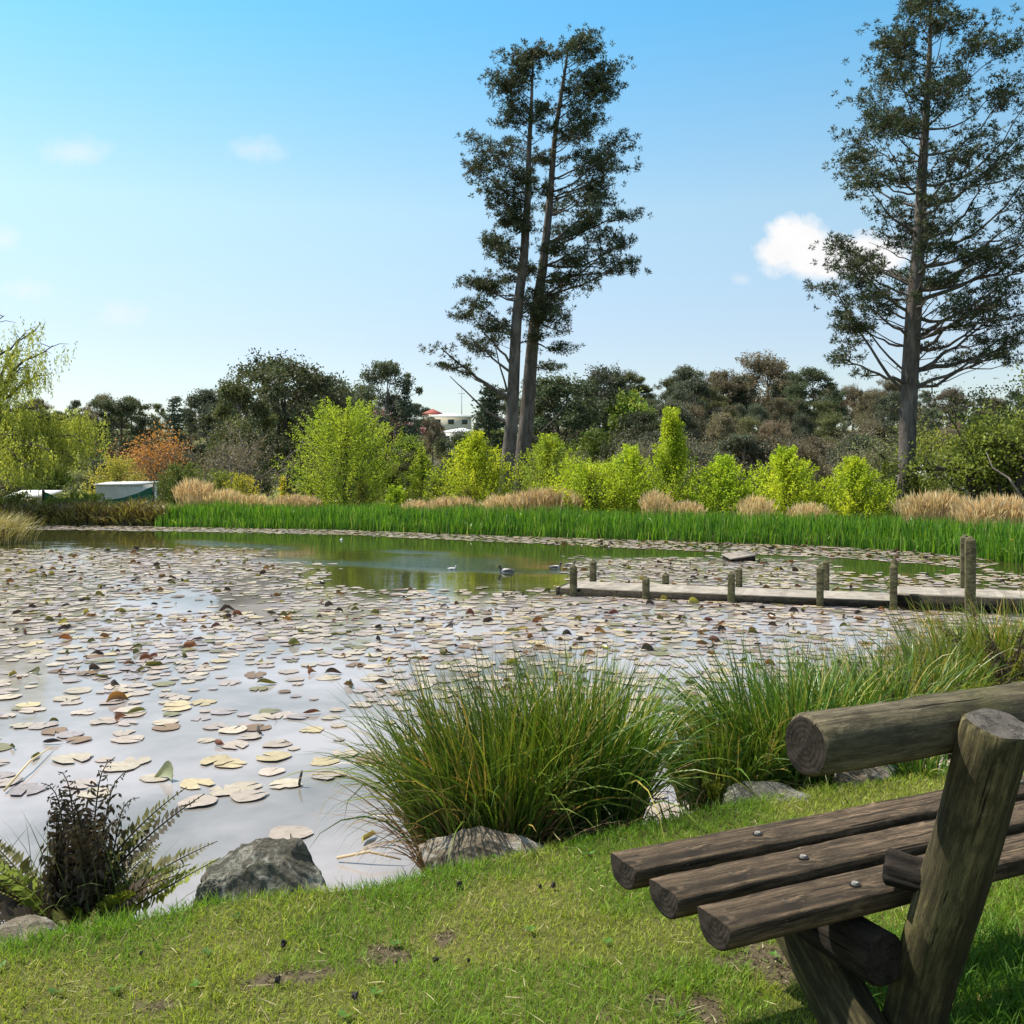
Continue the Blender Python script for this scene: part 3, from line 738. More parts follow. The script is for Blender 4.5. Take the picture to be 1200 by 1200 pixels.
# ------------------------------------------------------------------ ferns
def frond(name, parent, base, az, th0, bend, L, wid, mat, seed, curl=.0, npair=26, taper=1.0, label=None, roll=None):
    r = np.random.default_rng(seed); N = 15; p = np.array(base, float); pts = [p]; dirs = []
    h = np.array([math.cos(az), math.sin(az), 0])
    for k in range(N):
        tt = (k+.5)/N; th = th0+bend*tt**1.5+(curl*max(0, tt-.75)**2*30)
        d = h*math.sin(th)+np.array([0, 0, 1])*math.cos(th); dirs.append(d); p = p+d*L/N; pts.append(p)
    pts = np.array(pts); dirs.append(dirs[-1]); dirs = np.array(dirs); mb = MB()
    tube(mb, pts, np.linspace(.0055, .0015, N+1)*(L/.5)**.5, 5, (.6, .5, .4))
    sdv = np.array([-math.sin(az), math.cos(az), 0])
    if roll is None: roll = r.choice([-1, 1])*r.uniform(.2, 1.0)
    tt = np.linspace(.14, .99, npair)
    ii = tt*N; i0 = np.minimum(ii.astype(int), N-1); fr = (ii-i0)[:, None]
    c = pts[i0]*(1-fr)+pts[i0+1]*fr; d = dirs[i0]
    prof = wid*np.sin(np.clip(tt*.9+.12, 0, 1)*math.pi)**.7*(1-.35*tt)*taper
    for sg in (-1, 1):
        sv = sdv*math.cos(roll)+np.cross(sdv, d)*math.sin(roll)
        dd = nrm(sv*sg+d*.45+r.normal(0, .10+curl*.25, (npair, 3)))
        nn = np.cross(d, dd)
        cards(mb, c, dd, prof*r.uniform(.85, 1.1, npair), np.clip(prof*.42, .008, .03)*(1-.35*(curl > 0)), np.ones(3)*r.uniform(.7, 1.3, (npair, 1)), nv=nn+r.normal(0, .3, (npair, 3)), fold=.06)
        if curl > 0:   # shrivelled pinnae hook downwards
            e = c+dd*prof[:, None]*.95
            cards(mb, e, nrm(dd*.2+np.array([0, 0, -1.])+r.normal(0, .3, (npair, 3))), prof*.55, .013, np.ones(3), r=r)
    o = mb.build(name, mat, parent)
    if label: o['label'] = label
    return o
fl = gp(95, 1062, -.12)
fern = thing('fern', (fl[0], fl[1], fl[2]-.02), 'dark half withered fern with a few yellow green fronds at the water edge', 'fern')
FR = np.random.default_rng(5)
for k in range(12):      # withered upright fronds
    az = FR.uniform(0, 6.28); frond('withered_frond', fern, (FR.normal(0, .06), FR.normal(0, .04), -.05), az, FR.uniform(.0, .28), FR.uniform(-.1, .35), FR.uniform(.38, .62), .085, M['fern_dark'], 100+k, curl=FR.uniform(.3, .9), npair=28)
for (az, th, L) in ((.35, .1, .54), (2.9, .12, .5), (1.2, .08, .56)):
    frond('withered_frond', fern, (.03*math.cos(az), .02, -.05), az, th, .15, L*1.12, .085, M['fern_dark'], int(az*50), curl=.8, npair=30)
for k, (az, th, b, L, m) in enumerate(((-.05, .7, .3, .72, 'fern_dark'), (.2, .55, .45, .66, 'fern_dark'), (-.35, .95, .25, .52, 'fern_dark'), (.1, .95, .25, .56, 'fern_dark'), (3.3, .9, .4, .5, 'fern_dark'), (2.7, .8, .5, .52, 'fern_dark'),
                                   (3.7, 1.1, .4, .36, 'fern_dark'), (-.9, 1.0, .5, .33, 'fern_dark'), (-2.2, 1.0, .5, .34, 'fern_dark'), (-1.5, .9, .5, .3, 'fern_dark'), (1.9, .8, .4, .4, 'fern_dark'), (.9, .8, .4, .4, 'fern_dark'),
                                   (-.25, 1.0, .05, .56, 'fern_green'), (3.45, 1.0, .1, .48, 'fern_green'), (-.1, .9, .35, .5, 'fern_green'), (3.2, .7, .6, .45, 'fern_green'), (-1.2, .9, .7, .22, 'fern_green'), (2.3, .7, .4, .3, 'fern_green'), (-.6, .6, .5, .28, 'fern_green'))):
    if m == 'fern_dark' and k % 2: m = 'fern_olive'
    frond('frond', fern, (FR.normal(0, .05), FR.normal(0, .03), -.05), az, th, b, L, .085, M[m], 200+k, npair=30, label='yellow green frond' if m == 'fern_green' else 'dark olive frond')
mb = MB(); n = 150; a = FR.uniform(0, 6.28, n)
blades(mb, np.stack([FR.normal(-.05, .16, n), FR.normal(0, .06, n), np.full(n, -.06)], 1), a, FR.uniform(.1, .9, n), FR.uniform(.2, 1.2, n), FR.uniform(.15, .5, n), .006, np.array([.12, .15, .04])*FR.uniform(.5, 1.5, (n, 1)), 5, r=FR)
mb.build('grass_blades', M['tussock'], fern)
# ferns on the right bank
for (a, d, z, L, lab, dark) in ((1178, 6.2, .0, .64, 'brown withered fern hanging over the bank behind the backrest log', 1), (1098, 5.75, -.05, .52, 'small blackened fern between the tussocks above the backrest log', 1), (1045, 5.7, -.05, .42, 'low blackish fern left of the other dark bank ferns', 1), (1196, 5.3, -.05, .42, 'yellow green fern at the right frame edge behind the backrest log', 0)):
    x_ = (a-600)/F*d; rt = thing('fern', (x_, d, z), lab, 'fern')
    for k in range(13):
        gcol = (k % 4 == 0) if dark else (k % 4 != 0)
        frond('frond', rt, (FR.normal(0, .06), FR.normal(0, .05), 0), FR.uniform(0, 6.28), FR.uniform(.05, .8), FR.uniform(.2, 1.1), L*FR.uniform(.7, 1.1), .09, M['fern_green' if gcol else 'fern_dark'], 300+k+int(a), curl=0 if gcol else .5, npair=24)
x_ = gp(838, 938, 0); rt = thing('fern', (x_[0], x_[1]+.03, -.02), 'little bright green fern beside the low grey rock', 'fern')
for k in range(6): frond('frond', rt, (0, 0, 0), FR.uniform(0, 6.28), FR.uniform(.1, .6), .4, FR.uniform(.1, .17), .035, M['fern_green'], 400+k, npair=16)
mb = MB(); n = 120   # broad leafed weeds by the right stones
wx = gp(1075, 905, 0)
tussock((wx[0], wx[1]+.1, -.03), .18, 220, .18, 'short scruffy grass tuft beside the stone under the backrest log', 12, dryf=.5)

# ------------------------------------------------------------------ bench
BU = np.array([.9063, .4226, 0]); BV = np.array([.4226, -.9063, 0]); BA = np.array([.27, 2.70, 0])
def bp(s, v, z): return BA+BU*s+BV*v+np.array([0, 0, z])
broot = bp(.45, .3, 0)
bench = thing('log_bench', broot, 'weathered log bench with three half round seat planks and a round backrest log', 'bench')
def orient(o, p0, p1, parent, rootloc, upv=(0, 0, 1)):
    x = Vector(p1-p0).normalized(); up = Vector(upv); y = up.cross(x).normalized(); z = x.cross(y)
    m = Matrix((x, y, z)).transposed().to_4x4(); m.translation = Vector(p0-rootloc)
    o.parent = parent; o.matrix_local = m
def log(name, p0, p1, r, mats, parent, rootloc, seed, seg=40, flat=None, bev=.008, rough=.03, upv=(0, 0, 1), sq=0):
    """round (or half round) timber along local X with its own end grain"""
    L = np.linalg.norm(p1-p0); rr = np.random.default_rng(seed); n = max(12, int(L/.025))
    xs_ = np.concatenate([[0, bev], np.linspace(bev, L-bev, n)[1:-1], [L-bev, L]]); sc = np.ones(len(xs_)); sc[0] = sc[-1] = 1-bev/r
    if flat:      # half round profile: flat top of width flat[0], depth flat[1]
        w, dpt = flat; aa = np.linspace(0, np.pi, 20)
        prof = np.concatenate([np.stack([np.linspace(-w/2+.006, w/2-.006, 8), np.zeros(8)], 1),
                               np.stack([np.cos(aa)*w/2, -.008-np.sin(aa)**.75*(dpt-.008)], 1)])
    else:
        aa = np.linspace(0, 2*np.pi, seg, endpoint=False)
        prof = np.stack([np.cos(aa), np.sin(aa)], 1)*r*(1+.035*np.sin(2*aa+seed)+.02*np.sin(3*aa+seed*2))[:, None]
    m = len(prof); vs = []
    wob = fbm(xs_*6+seed, np.full(len(xs_), seed*3.), seed, 3)-.5; wob2 = fbm(xs_*5+seed, np.full(len(xs_), seed*7.), seed+9, 3)-.5
    for k, x_ in enumerate(xs_):
        th = np.arctan2(prof[:, 1], prof[:, 0])
        rn = 1+rough*(fbm(np.cos(th)*1.6+10+x_*3, np.sin(th)*1.6+10+seed, seed+3, 3)-.5)*2
        q = prof*sc[k]*(rn[:, None] if not flat else 1+(rn[:, None]-1)*.6)
        if flat: q[:8, 0] *= 1-.05*fbm(np.linspace(0, 1, 8)*0+x_*14, np.linspace(0, 1, 8).round()*5+seed, seed+1, 3); q[:8, 1] = prof[:8, 1]*sc[k]-.002-.009*np.abs(fbm(np.linspace(0, 2, 8), np.full(8, x_*9), seed, 3)-.5)
        xo = x_
        vs.append(np.stack([np.full(m, xo)+(0.006*(fbm(prof[:, 0]*30, prof[:, 1]*30+k, seed, 2)-.5) if k in (0, len(xs_)-1) else 0), q[:, 0]+wob[k]*.008, q[:, 1]+(wob2[k]*.008 if not flat else 0)], 1))
    v = np.concatenate(vs); N = len(xs_)
    i_ = np.arange(N-1)[:, None]*m; j_ = np.arange(m)[None]; k_ = (j_+1) % m
    mb = MB(); mb.add(v, np.stack([i_+j_, i_+k_, i_+m+k_, i_+m+j_], -1).reshape(-1, 4), (1, 1, 1), 0)
    for ring, rev in ((0, True), (N-1, False)):
        c = v[ring*m:(ring+1)*m]; cen = c.mean(0); inn = cen+(c-cen)*.5
        vv = np.concatenate([c, inn, [cen]]); jj = np.arange(m); kk = (jj+1) % m
        f4 = np.stack([jj, kk, m+kk, m+jj], -1); f3 = np.stack([m+jj, m+kk, np.full(m, 2*m)], -1)
        if rev: f4 = f4[:, ::-1]; f3 = f3[:, ::-1]
        n0 = mb.n; mb.add(vv, f4, (1, 1, 1), 1); mb.f.append(f3+n0); mb.m.append(np.ones(len(f3), int))
    o = mb.build(name, mats, None)
    o.data.polygons.foreach_set('use_smooth', np.array([p_.material_index == 0 for p_ in o.data.polygons]))
    orient(o, p0, p1, parent, rootloc, upv); return o
ST = [M['seat_wood'], M['end_dark']]
bolt_me = None
for k, (so, sd_) in enumerate(((.0, 11), (.005, 12), (.02, 13))):
    v0 = .0675+.186*k
    pl = log('seat_plank', bp(so, v0, .45), bp(1.95+so, v0, .45), .07, ST, bench, broot, sd_, flat=(.135, .078), bev=.004)
    for sx in (.452, 1.55):
        if bolt_me is None:
            bm = bmesh.new(); bmesh.ops.create_cone(bm, cap_ends=True, segments=20, radius1=.0095, radius2=.008, depth=.006)
            bolt_me = bpy.data.meshes.new('bolt'); bm.to_mesh(bolt_me); bm.free(); bolt_me.materials.append(M['bolt'])
            bm = bmesh.new(); bmesh.ops.create_cone(bm, cap_ends=True, segments=20, radius1=.0155, radius2=.015, depth=.002)
            rec_me = bpy.data.meshes.new('bolt_hole'); bm.to_mesh(rec_me); bm.free(); rec_me.materials.append(plain('bolt_surround', (.012, .01, .009), .9))  # flat near-black disc in place of the recess round the bolt
        b_ = bpy.data.objects.new('bolt', bolt_me); COL.objects.link(b_); b_.parent = pl; b_.location = (sx-so, -.004*k, .002)
        b_ = bpy.data.objects.new('bolt_hole', rec_me); COL.objects.link(b_); b_.parent = pl; b_.location = (sx-so, -.004*k, -.001)
log('backrest_log', bp(.135, .62, .884), bp(1.95, .62, .884), .072, [M['log_wood'], M['end_dark']], bench, broot, 21, rough=.09)
for fs in (0, 1.1):
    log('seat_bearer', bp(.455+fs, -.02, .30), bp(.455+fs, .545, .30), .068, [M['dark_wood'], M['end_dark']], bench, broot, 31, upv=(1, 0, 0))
    log('rear_post', bp(.585+fs, .44, -.12), bp(.585+fs, .76, .915), .077, [M['post_wood'], M['end_grey']], bench, broot, 41, rough=.10, upv=(1, 0, 0))
    log('front_leg', bp(.45+fs, .60, -.05), bp(.45+fs, .20, .30), .075, [M['post_wood'], M['end_dark']], bench, broot, 43, upv=(1, 0, 0))
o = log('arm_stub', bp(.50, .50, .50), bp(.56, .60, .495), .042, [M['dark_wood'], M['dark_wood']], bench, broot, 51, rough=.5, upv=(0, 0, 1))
o['label'] = 'rough broken stub of black timber against the post'
mb = MB()
# longer, deeper green grass round the bench foot
n = 5000; a = rng.uniform(0, 6.28, n); q = np.sqrt(rng.uniform(0, 1, n)); gx_ = 1.42+np.cos(a)*q*.5; gy_ = 2.75+np.sin(a)*q*.4
blades(mb, np.stack([gx_, gy_, height(gx_, gy_)-.005], 1), rng.uniform(0, 6.28, n), rng.uniform(.1, .6, n), rng.uniform(.2, 1.2, n), rng.uniform(.05, .12, n), rng.uniform(.003, .005, n), np.array([.10, .21, .025])*rng.uniform(.7, 1.3, (n, 1)), 4)
o = mb.build('long_grass', M['lawn_blade']); tag(o, 'longer deep green grass around the bench legs', 'grass', None, 'stuff')

# ------------------------------------------------------------------ jetty
J0 = onz(657, 688, -.38)[:2]; J1 = onz(1040, 703.5, -.38)[:2]
JD = (J1-J0)/np.linalg.norm(J1-J0); JN = np.array([-JD[1], JD[0]])
if JN[1] < 0: JN = -JN
jl = np.linalg.norm(J1-J0); JW = .88
def jp(s, w, z): return np.array([*(J0+JD*s+JN*w), z])
jroot = jp(jl/2, JW/2, WZ)
jetty = thing('jetty', jroot, 'low weathered timber jetty with short pointed posts reaching over the lily pond', 'jetty')
jrot = Matrix.Rotation(math.atan2(JD[1], JD[0]), 4, 'Z')
def jbox(mb, s0, s1, w0, w1, z0, z1, col=(1, 1, 1)):
    box(mb, jp((s0+s1)/2, (w0+w1)/2, (z0+z1)/2)-jroot, (s1-s0, w1-w0, z1-z0), col, jrot)
JR = np.random.default_rng(3)
def deck(name, s0, s1, z):
    mb = MB(); s_ = s0; w_ = .105
    jbox(mb, s0, s1, -.012, JW+.012, z-.035, z-.003, np.ones(3)*.9)
    while s_ < s1-.01:
        e_ = min(s_+w_, s1); a_, b_ = -.02+JR.normal(0, .006), JW+.02+JR.normal(0, .006)
        q = np.array([jp(s_, a_, z), jp(e_, a_, z), jp(e_, b_, z), jp(s_, b_, z)])-jroot
        mb.add(q, [[0, 1, 2, 3]], np.ones(3)*JR.uniform(.8, 1.1)); s_ = e_
    t_ = mb.build(name, M['deckc'], jetty)
tt_ = NT('deck_boards'); cc_ = tt_.noise(tt_.coord('Object', (1, 1, 1)), 5, 6, .7)
c_ = tt_.mix(tt_.ramp(cc_, [(.35, 0), (.65, 1)]), (.19, .165, .135), (.37, .32, .26))
c_ = tt_.mix(1.0, c_, tt_.attr('Col').outputs['Color'], 'MULTIPLY')
M['deckc'] = tt_.done(tt_.bsdf(c_, .85, cc_, .5, .01).outputs[0])
deck('deck_boards', 0, jl+.05, -.38)
deck('deck_boards', jl+.07, jl+3.6, -.27)
for (w0, w1) in ((-.06, .0), (JW, JW+.06)):
    mb = MB(); jbox(mb, 0.0, jl+.05, w0, w1, -.58, -.395); mb.build('edge_beam', M['jetty_dark'], jetty)
    mb = MB(); jbox(mb, jl+.07, jl+3.6, w0, w1, -.46, -.295); mb.build('edge_beam', M['jetty_dark'], jetty)
mb = MB(); jbox(mb, -.06, -.0, -.06, JW+.06, -.55, -.385); mb.build('end_beam', M['jetty_dark'], jetty)
def jpost(px, ytop, w, wd=.05):
    k = (px-600)/F; b0 = J0+JN*w
    s = (k*b0[1]-b0[0])/(JD[0]-k*JD[1]); q = b0+JD*s
    zt = CZ-(ytop-HOR)/F*q[1]; mb = MB()
    prof = [(-1.3, 1), (zt-.06, 1), (zt-.052, .93), (zt, .12)]
    sq = np.array([(-1, -1), (1, -1), (1, 1), (-1, 1)])*wd
    c, s_ = jrot[0][0], jrot[1][0]; sq = np.stack([sq[:, 0]*c-sq[:, 1]*s_, sq[:, 0]*s_+sq[:, 1]*c], 1)
    v = np.concatenate([np.concatenate([q+sq*k2-jroot[:2], np.full((4, 1), z-jroot[2])], 1) for z, k2 in prof])
    f = [[r_*4+j_, r_*4+(j_+1) % 4, r_*4+4+(j_+1) % 4, r_*4+4+j_] for r_ in range(3) for j_ in range(4)]+[[12, 13, 14, 15]]
    mb.add(v, f); o = mb.build('post', M['jetty_post'], jetty)
    bv = o.modifiers.new('bevel', 'BEVEL'); bv.width = .006; bv.segments = 2
    return o
for a, b in ((672, 661), (757, 675), (857, 669), (961, 662), (1047, 660)): jpost(a, b, -.13)
for a, b in ((695, 655), (780, 670), (866, 664), (968, 655), (1048, 653)): jpost(a, b, JW+.13)
for a, b, w in ((1137, 628, -.14), (1131, 626, JW+.14)):
    jpost(a, b, w, .066)['label'] = 'tall thick post with flat top'
# floating crate
p_ = onz(866, 657, WZ); d_ = p_[1]
raft = thing('float', (p_[0], p_[1], WZ), 'tilted pale timber float on the water behind the jetty', 'float')
rm = Matrix.Rotation(R(14), 4, 'Z')@Matrix.Rotation(R(-7), 4, 'Y')@Matrix.Rotation(R(9), 4, 'X')
mb = MB()
for k in range(4): box(mb, np.array(rm@Vector((0, -.165+.11*k, .13))), (.62, .104, .025), (1, 1, 1), rm)
mb.build('top_boards', M['deckc'], raft)
mb = MB(); box(mb, np.array(rm@Vector((0, 0, .05))), (.58, .40, .13), (1, 1, 1), rm); mb.build('hull', M['jetty_dark'], raft)

# ------------------------------------------------------------------ ducks
tt_ = NT('duck_feathers'); n_ = tt_.noise(tt_.coord('Object'), 30, 4)
c_ = tt_.mix(1.0, tt_.attr('Col').outputs['Color'], tt_.mix(n_, (.7, .7, .7), (1.1, 1.1, 1.1)), 'MULTIPLY')
M['duck'] = tt_.done(tt_.bsdf(c_, .6).outputs[0])
def duck(px, py, rz, label, sc=1, white=False):
    p_ = onz(px, py, WZ); rt = thing('duck', (p_[0], p_[1], WZ-.02), label, 'duck', 'ducks swimming on the open water', rz)
    rt.scale = (sc*.58,)*3
    path = np.array([(-.25, 0, .10), (-.2, 0, .085), (-.13, 0, .06), (-.03, 0, .05), (.07, 0, .055), (.13, 0, .085), (.155, 0, .13), (.165, 0, .175), (.18, 0, .205), (.205, 0, .21), (.225, 0, .205)])
    rad = np.array([.008, .035, .07, .092, .088, .06, .036, .028, .036, .036, .02])
    g_, d_, w_ = (.30, .28, .26), (.06, .05, .045), (.72, .7, .66)
    cs = [d_, g_, g_, w_, w_, g_, d_, d_, d_, d_, d_] if not white else [w_]*11
    mb = MB(); tube(mb, path, rad, 14, np.repeat(np.array(cs), 14, 0)); mb.build('body', M['duck'], rt, True)
    mb = MB(); tube(mb, [(.22, 0, .203), (.25, 0, .198), (.275, 0, .195)], [.014, .012, .006], 8, (.35, .25, .1)); mb.build('bill', M['duck'], rt, True)
    for sg in (-1, 1):
        mb = MB(); tube(mb, [(.08, sg*.07, .085), (.0, sg*.085, .09), (-.1, sg*.07, .1), (-.19, sg*.03, .115)], [.02, .045, .035, .006], 8, (.13, .11, .1) if not white else w_); mb.build('wing', M['duck'], rt, True)
duck(593, 671, R(175), 'leftmost dark headed duck in the middle of the open water', 1.2)
duck(651, 666, R(10), 'pale bodied duck nearer the jetty end, left one of two close together')
duck(668, 663, R(0), 'smaller dark headed duck closest to the jetty end', .9)
duck(530, 667, R(0), 'pale duck at the head of the long wake', .65, True)
duck(400, 633, R(90), 'small white waterbird under the far reeds', .6, True)

# ------------------------------------------------------------------ far reeds
fx = np.array([(-12.3, 34.4), (-5.7, 32.75), (0, 29.65), (4.8, 27.55), (8.8, 25.45), (10.4, 23.4), (11.35, 20.3), (12.2, 17.4)])
seg = np.linalg.norm(np.diff(fx, axis=0), axis=1); cum = np.concatenate([[0], np.cumsum(seg)])
def along(u):
    x = np.interp(u, cum, fx[:, 0]); y = np.interp(u, cum, fx[:, 1])
    k = np.clip(np.searchsorted(cum, u)-1, 0, len(seg)-1); tn = np.diff(fx, axis=0)[k]/seg[k][:, None]
    return x, y, np.stack([-tn[:, 1], tn[:, 0]], 1)*np.where((-tn[:, 1]*0+tn[:, 0]) > 0, 1, -1)[:, None]
NR = 24000; u = rng.uniform(0, cum[-1], NR); off = rng.uniform(0, 1, NR)**1.2*2.7-.4
x, y, nn = along(u); nn = np.where((nn[:, 1] < 0)[:, None], -nn, nn)
x = x+nn[:, 0]*off+rng.normal(0, .05, NR); y = y+nn[:, 1]*off+rng.normal(0, .05, NR)
z = np.maximum(height(x, y), WZ-.05)-.02
hh = .60*(.66+.66*fbm(u*1.1, off*.5, 71, 4))*rng.uniform(.66, 1.14, NR)
rc = np.array([(1, 1, 1), (1.7, 1.4, 1), (.42, .55, .7), (3.0, 1.7, 4.0)])[rng.choice(4, NR, p=[.38, .29, .27, .06])]*rng.uniform(.8, 1.2, (NR, 1))
bend = rng.uniform(0, .35, NR); fl = rng.uniform(0, 1, NR) < .12; bend[fl] += rng.uniform(.5, 2.0, fl.sum())
mb = MB(); blades(mb, np.stack([x, y, z], 1), rng.uniform(0, 6.28, NR), rng.uniform(0, .24, NR), bend, hh, rng.uniform(.022, .042, NR), rc, 4, pw=2.2)
o = mb.build('reeds', M['reed']); tag(o, 'dense band of bright green iris reeds along the far shore', 'reeds', None, 'stuff')
# yellow flag flowers
for (a, b) in ((1086, 626), (1185, 633), (1192, 640), (1176, 643), (1098, 636)):
    d_ = np.interp(a, [1000, 1100, 1200], [26, 24, 21.2]); p_ = at(a, b, d_); mb = MB()
    cards(mb, np.tile(np.zeros(3), (6, 1)), nrm(np.stack([np.cos(np.arange(6)*1.05), np.sin(np.arange(6)*1.05), np.full(6, .5)], 1)), .06, .045, np.ones(3))
    tube(mb, [(0, 0, -.45), (0, 0, -.2), (0, 0, 0)], .006, 5, (.25, .6, .2))
    o = mb.build('iris_flower', M['yellow'], loc=p_); tag(o, 'yellow iris flower among the green reeds at the right', 'flower', 'yellow iris flowers in the reeds')

# dry plume grass
def dry_clump(px, ytop, w, dback, label, seed, dense=1.0):
    r = np.random.default_rng(seed); sh = np.interp(px, [200, 400, 600, 800, 1000, 1100, 1200], [34, 32.8, 29.5, 27.4, 25.3, 23.5, 20.5])
    d = sh+dback; x0 = (px-600)/F*d; zb = float(height(np.array([x0]), np.array([d]))[0]); H = CZ-(ytop-HOR)/F*d-zb
    W_ = w/F*d; n = int(270*dense*max(.6, W_))
    rt = thing('plume_grass', (x0, d, zb), label, 'plume grass', 'dry plume grass behind the far reeds')
    bx_ = r.uniform(-.5, .5, n)*W_; by_ = r.normal(0, .28, n); hl = H*r.uniform(.62, 1.02, n)*(1-.35*np.abs(bx_/W_*2)**2.5)
    az = np.arctan2(r.normal(0, 1, n), bx_+r.normal(.25, .4, n)*W_*.5); th = r.uniform(.02, .22, n); bd = r.uniform(.05, .5, n)
    col = np.array([(1, 1, 1), (.88, .78, .66), (1.1, 1.05, .9)])[r.choice(3, n)]*r.uniform(.7, 1.15, (n, 1))
    mb = MB(); blades(mb, np.stack([bx_, by_, np.zeros(n)], 1), az, th, bd, hl, .022, col, 4, r=r); mb.build('stems', M['dry'], rt)
    m = n; thm = th+bd*.6; h = np.stack([np.cos(az), np.sin(az), np.zeros(n)], 1)
    d1 = h*np.sin(thm)[:, None]+np.array([0, 0, 1])*np.cos(thm)[:, None]; tip = np.stack([bx_, by_, np.zeros(n)], 1)+(h*np.sin(th+bd*.3)[:, None]+np.array([0, 0, 1])*np.cos(th+bd*.3)[:, None])*(hl*.8)[:, None]
    mb = MB()
    for k in range(3): cards(mb, tip+d1*(k*.05)*H, nrm(d1+r.normal(0, .22, (n, 3))), .24*H*r.uniform(.6, 1.3, n), .032, col*np.array([1.0, .95, .9]), r=r)
    mb.build('plumes', M['dry'], rt)
DC = [(228, 562, 32, 2.6, 'pale plume grass at the left end of the green reeds'), (262, 574, 36, 2.5, 'short straw grass just left of the yellow shrub'), (292, 580, 40, 2.4, 'low straw grass in front of the yellow shrub'),
      (345, 580, 50, 2.4, 'low straw grass left of the largest lime tree'), (488, 586, 30, 2.5, 'short straw grass right of the round yellow shrub'), (530, 582, 56, 2.4, 'low pale grass in front of the second lime tree'), (588, 580, 40, 2.4, 'straw grass left of the twin pine trunks'),
      (640, 573, 70, 2.5, 'wide plume grass right of the twin pine trunks'), (768, 576, 28, 2.5, 'narrow reddish plume grass below the tallest lime tree'), (805, 588, 34, 2.4, 'low thin straw grass between two lime trees'), (885, 582, 30, 2.4, 'reddish plume grass between the two right lime trees'),
      (945, 590, 36, 2.4, 'low pale straw grass in front of the second lime tree from the right'), (1095, 577, 66, 2.6, 'large golden plume grass right of the ivy covered pine foot'), (1168, 582, 76, 2.6, 'golden plume grass nearest the right frame edge')]
for k, (a, b, c, d, l) in enumerate(DC): dry_clump(a, b, c, d, l, 500+k, 1.5 if c > 60 else 1)

# ------------------------------------------------------------------ tree generators
def ground_z(x, y): return float(height(np.array([x]), np.array([y]))[0])
def curve(p0, p1, up, n=7, r=None, w=.0):
    """path from p0 to p1 leaving p0 outward then turning up (up>0) or drooping (up<0)"""
    t = np.linspace(0, 1, n)[:, None]; p = p0+(p1-p0)*t; p[:, 2] += -up*np.sin(t[:, 0]*np.pi)*np.linalg.norm(p1-p0)*.25
    if r is not None and w: p[1:-1] += r.normal(0, w, (n-2, 3))
    return p

def lime_tree(name, px, ytop, halfw, dback, label, seed, mat, H0=None, prof='cone', nleaf=9000, leaf=.066, cat='tree', group='young lime trees behind the reeds', bark=None):
    r = np.random.default_rng(seed); sh = np.interp(px, [200, 400, 600, 800, 1000, 1100, 1200], [34, 32.8, 29.5, 27.4, 25.3, 23.5, 20.5])
    d = sh+dback; x0 = (px-600)/F*d; nleaf = int(nleaf*1.55); zb = ground_z(x0, d); H = CZ-(ytop-HOR)/F*d-zb; Rm = halfw*(1.28 if group else 1.05)/F*d
    rt = thing(name, (x0, d, zb), label, cat, group)
    def env(t):
        if prof == 'cone': return Rm*np.clip(np.minimum((t+.2)/.42, 1), 0, 1)*np.clip(1-np.clip((t-.30)/.73, 0, 1)**2.2, .02, 1)
        if prof == 'round': return Rm*np.sqrt(np.clip(1-((t-.45)/.58)**2, .01, 1))
        if prof == 'spire': return Rm*np.clip(np.minimum((t+.03)/.2, 1), 0, 1)*np.where(t < .62, 1-.68*np.clip((t-.28)/.38, 0, 1)**1.2, .33*np.clip(1-(t-.62)/.40, .05, 1)**.5)
    tb = MB(); tp = np.array([(r.normal(0, .02)*k, r.normal(0, .02)*k, H*k/7*.93) for k in range(8)])
    tube(tb, tp, np.linspace(.018*H+.01, .006, 8), 7)
    C, Dd = [], []; ns = int(95*max(.5, Rm)); 
    for k in range(ns):
        a = k*2.39996+r.normal(0, .3); hs = .03+.80*(k+.5)/ns; te = min(1.03, hs+r.uniform(.12, .36)); rr = env(np.array(min(te, .97)))*r.uniform(.62, 1.14)+.03
        p0 = np.array([0, 0, H*hs]); p1 = np.array([math.cos(a)*rr, math.sin(a)*rr, H*te]); path = curve(p0, p1, .7, 7, r, .02)
        tube(tb, path, np.linspace(.012, .003, 7), 4, cap=False)
        m = int(nleaf/ns*.88); t = r.uniform(.18, 1.04, m)**.8*6; i0 = np.minimum(t.astype(int), 5); f_ = (t-i0)[:, None]
        q = path[i0]*(1-f_)+path[i0+1]*f_; dirn = nrm(path[i0+1]-path[i0])
        sp_ = .03+.10*(1-t/6.3)[:, None]
        C.append(q+r.normal(0, 1, (m, 3))*sp_*min(1, Rm)); Dd.append(nrm(dirn*.5+rdir(m, r)*.9+np.array([0, 0, -.15])))
    m = int(nleaf*.12); t = r.uniform(.04, .97, m); a = r.uniform(0, 6.28, m); q = env(t)*np.sqrt(r.uniform(.1, 1, m))*.85
    C.append(np.stack([np.cos(a)*q, np.sin(a)*q, t*H], 1)); Dd.append(rdir(m, r))
    C = np.concatenate(C); Dd = np.concatenate(Dd); n = len(C)
    cl = fbm(C[:, 0]*1.8+seed, C[:, 2]*1.8+C[:, 1]*1.3, seed, 3)
    col = np.array([(1, 1, 1)])*(.6+.75*cl)[:, None]*r.uniform(.6, 1.3, (n, 1)); col[:, 0] *= .85+.4*cl
    lb = MB(); cards(lb, C, Dd, leaf*r.uniform(.7, 1.25, n), leaf*.72, col, r=r, fold=.08)
    tb.build('trunk', bark or M['bark_lime'], rt); lb.build('crown', mat, rt)
    return rt
G = 'young lime trees behind the reeds'
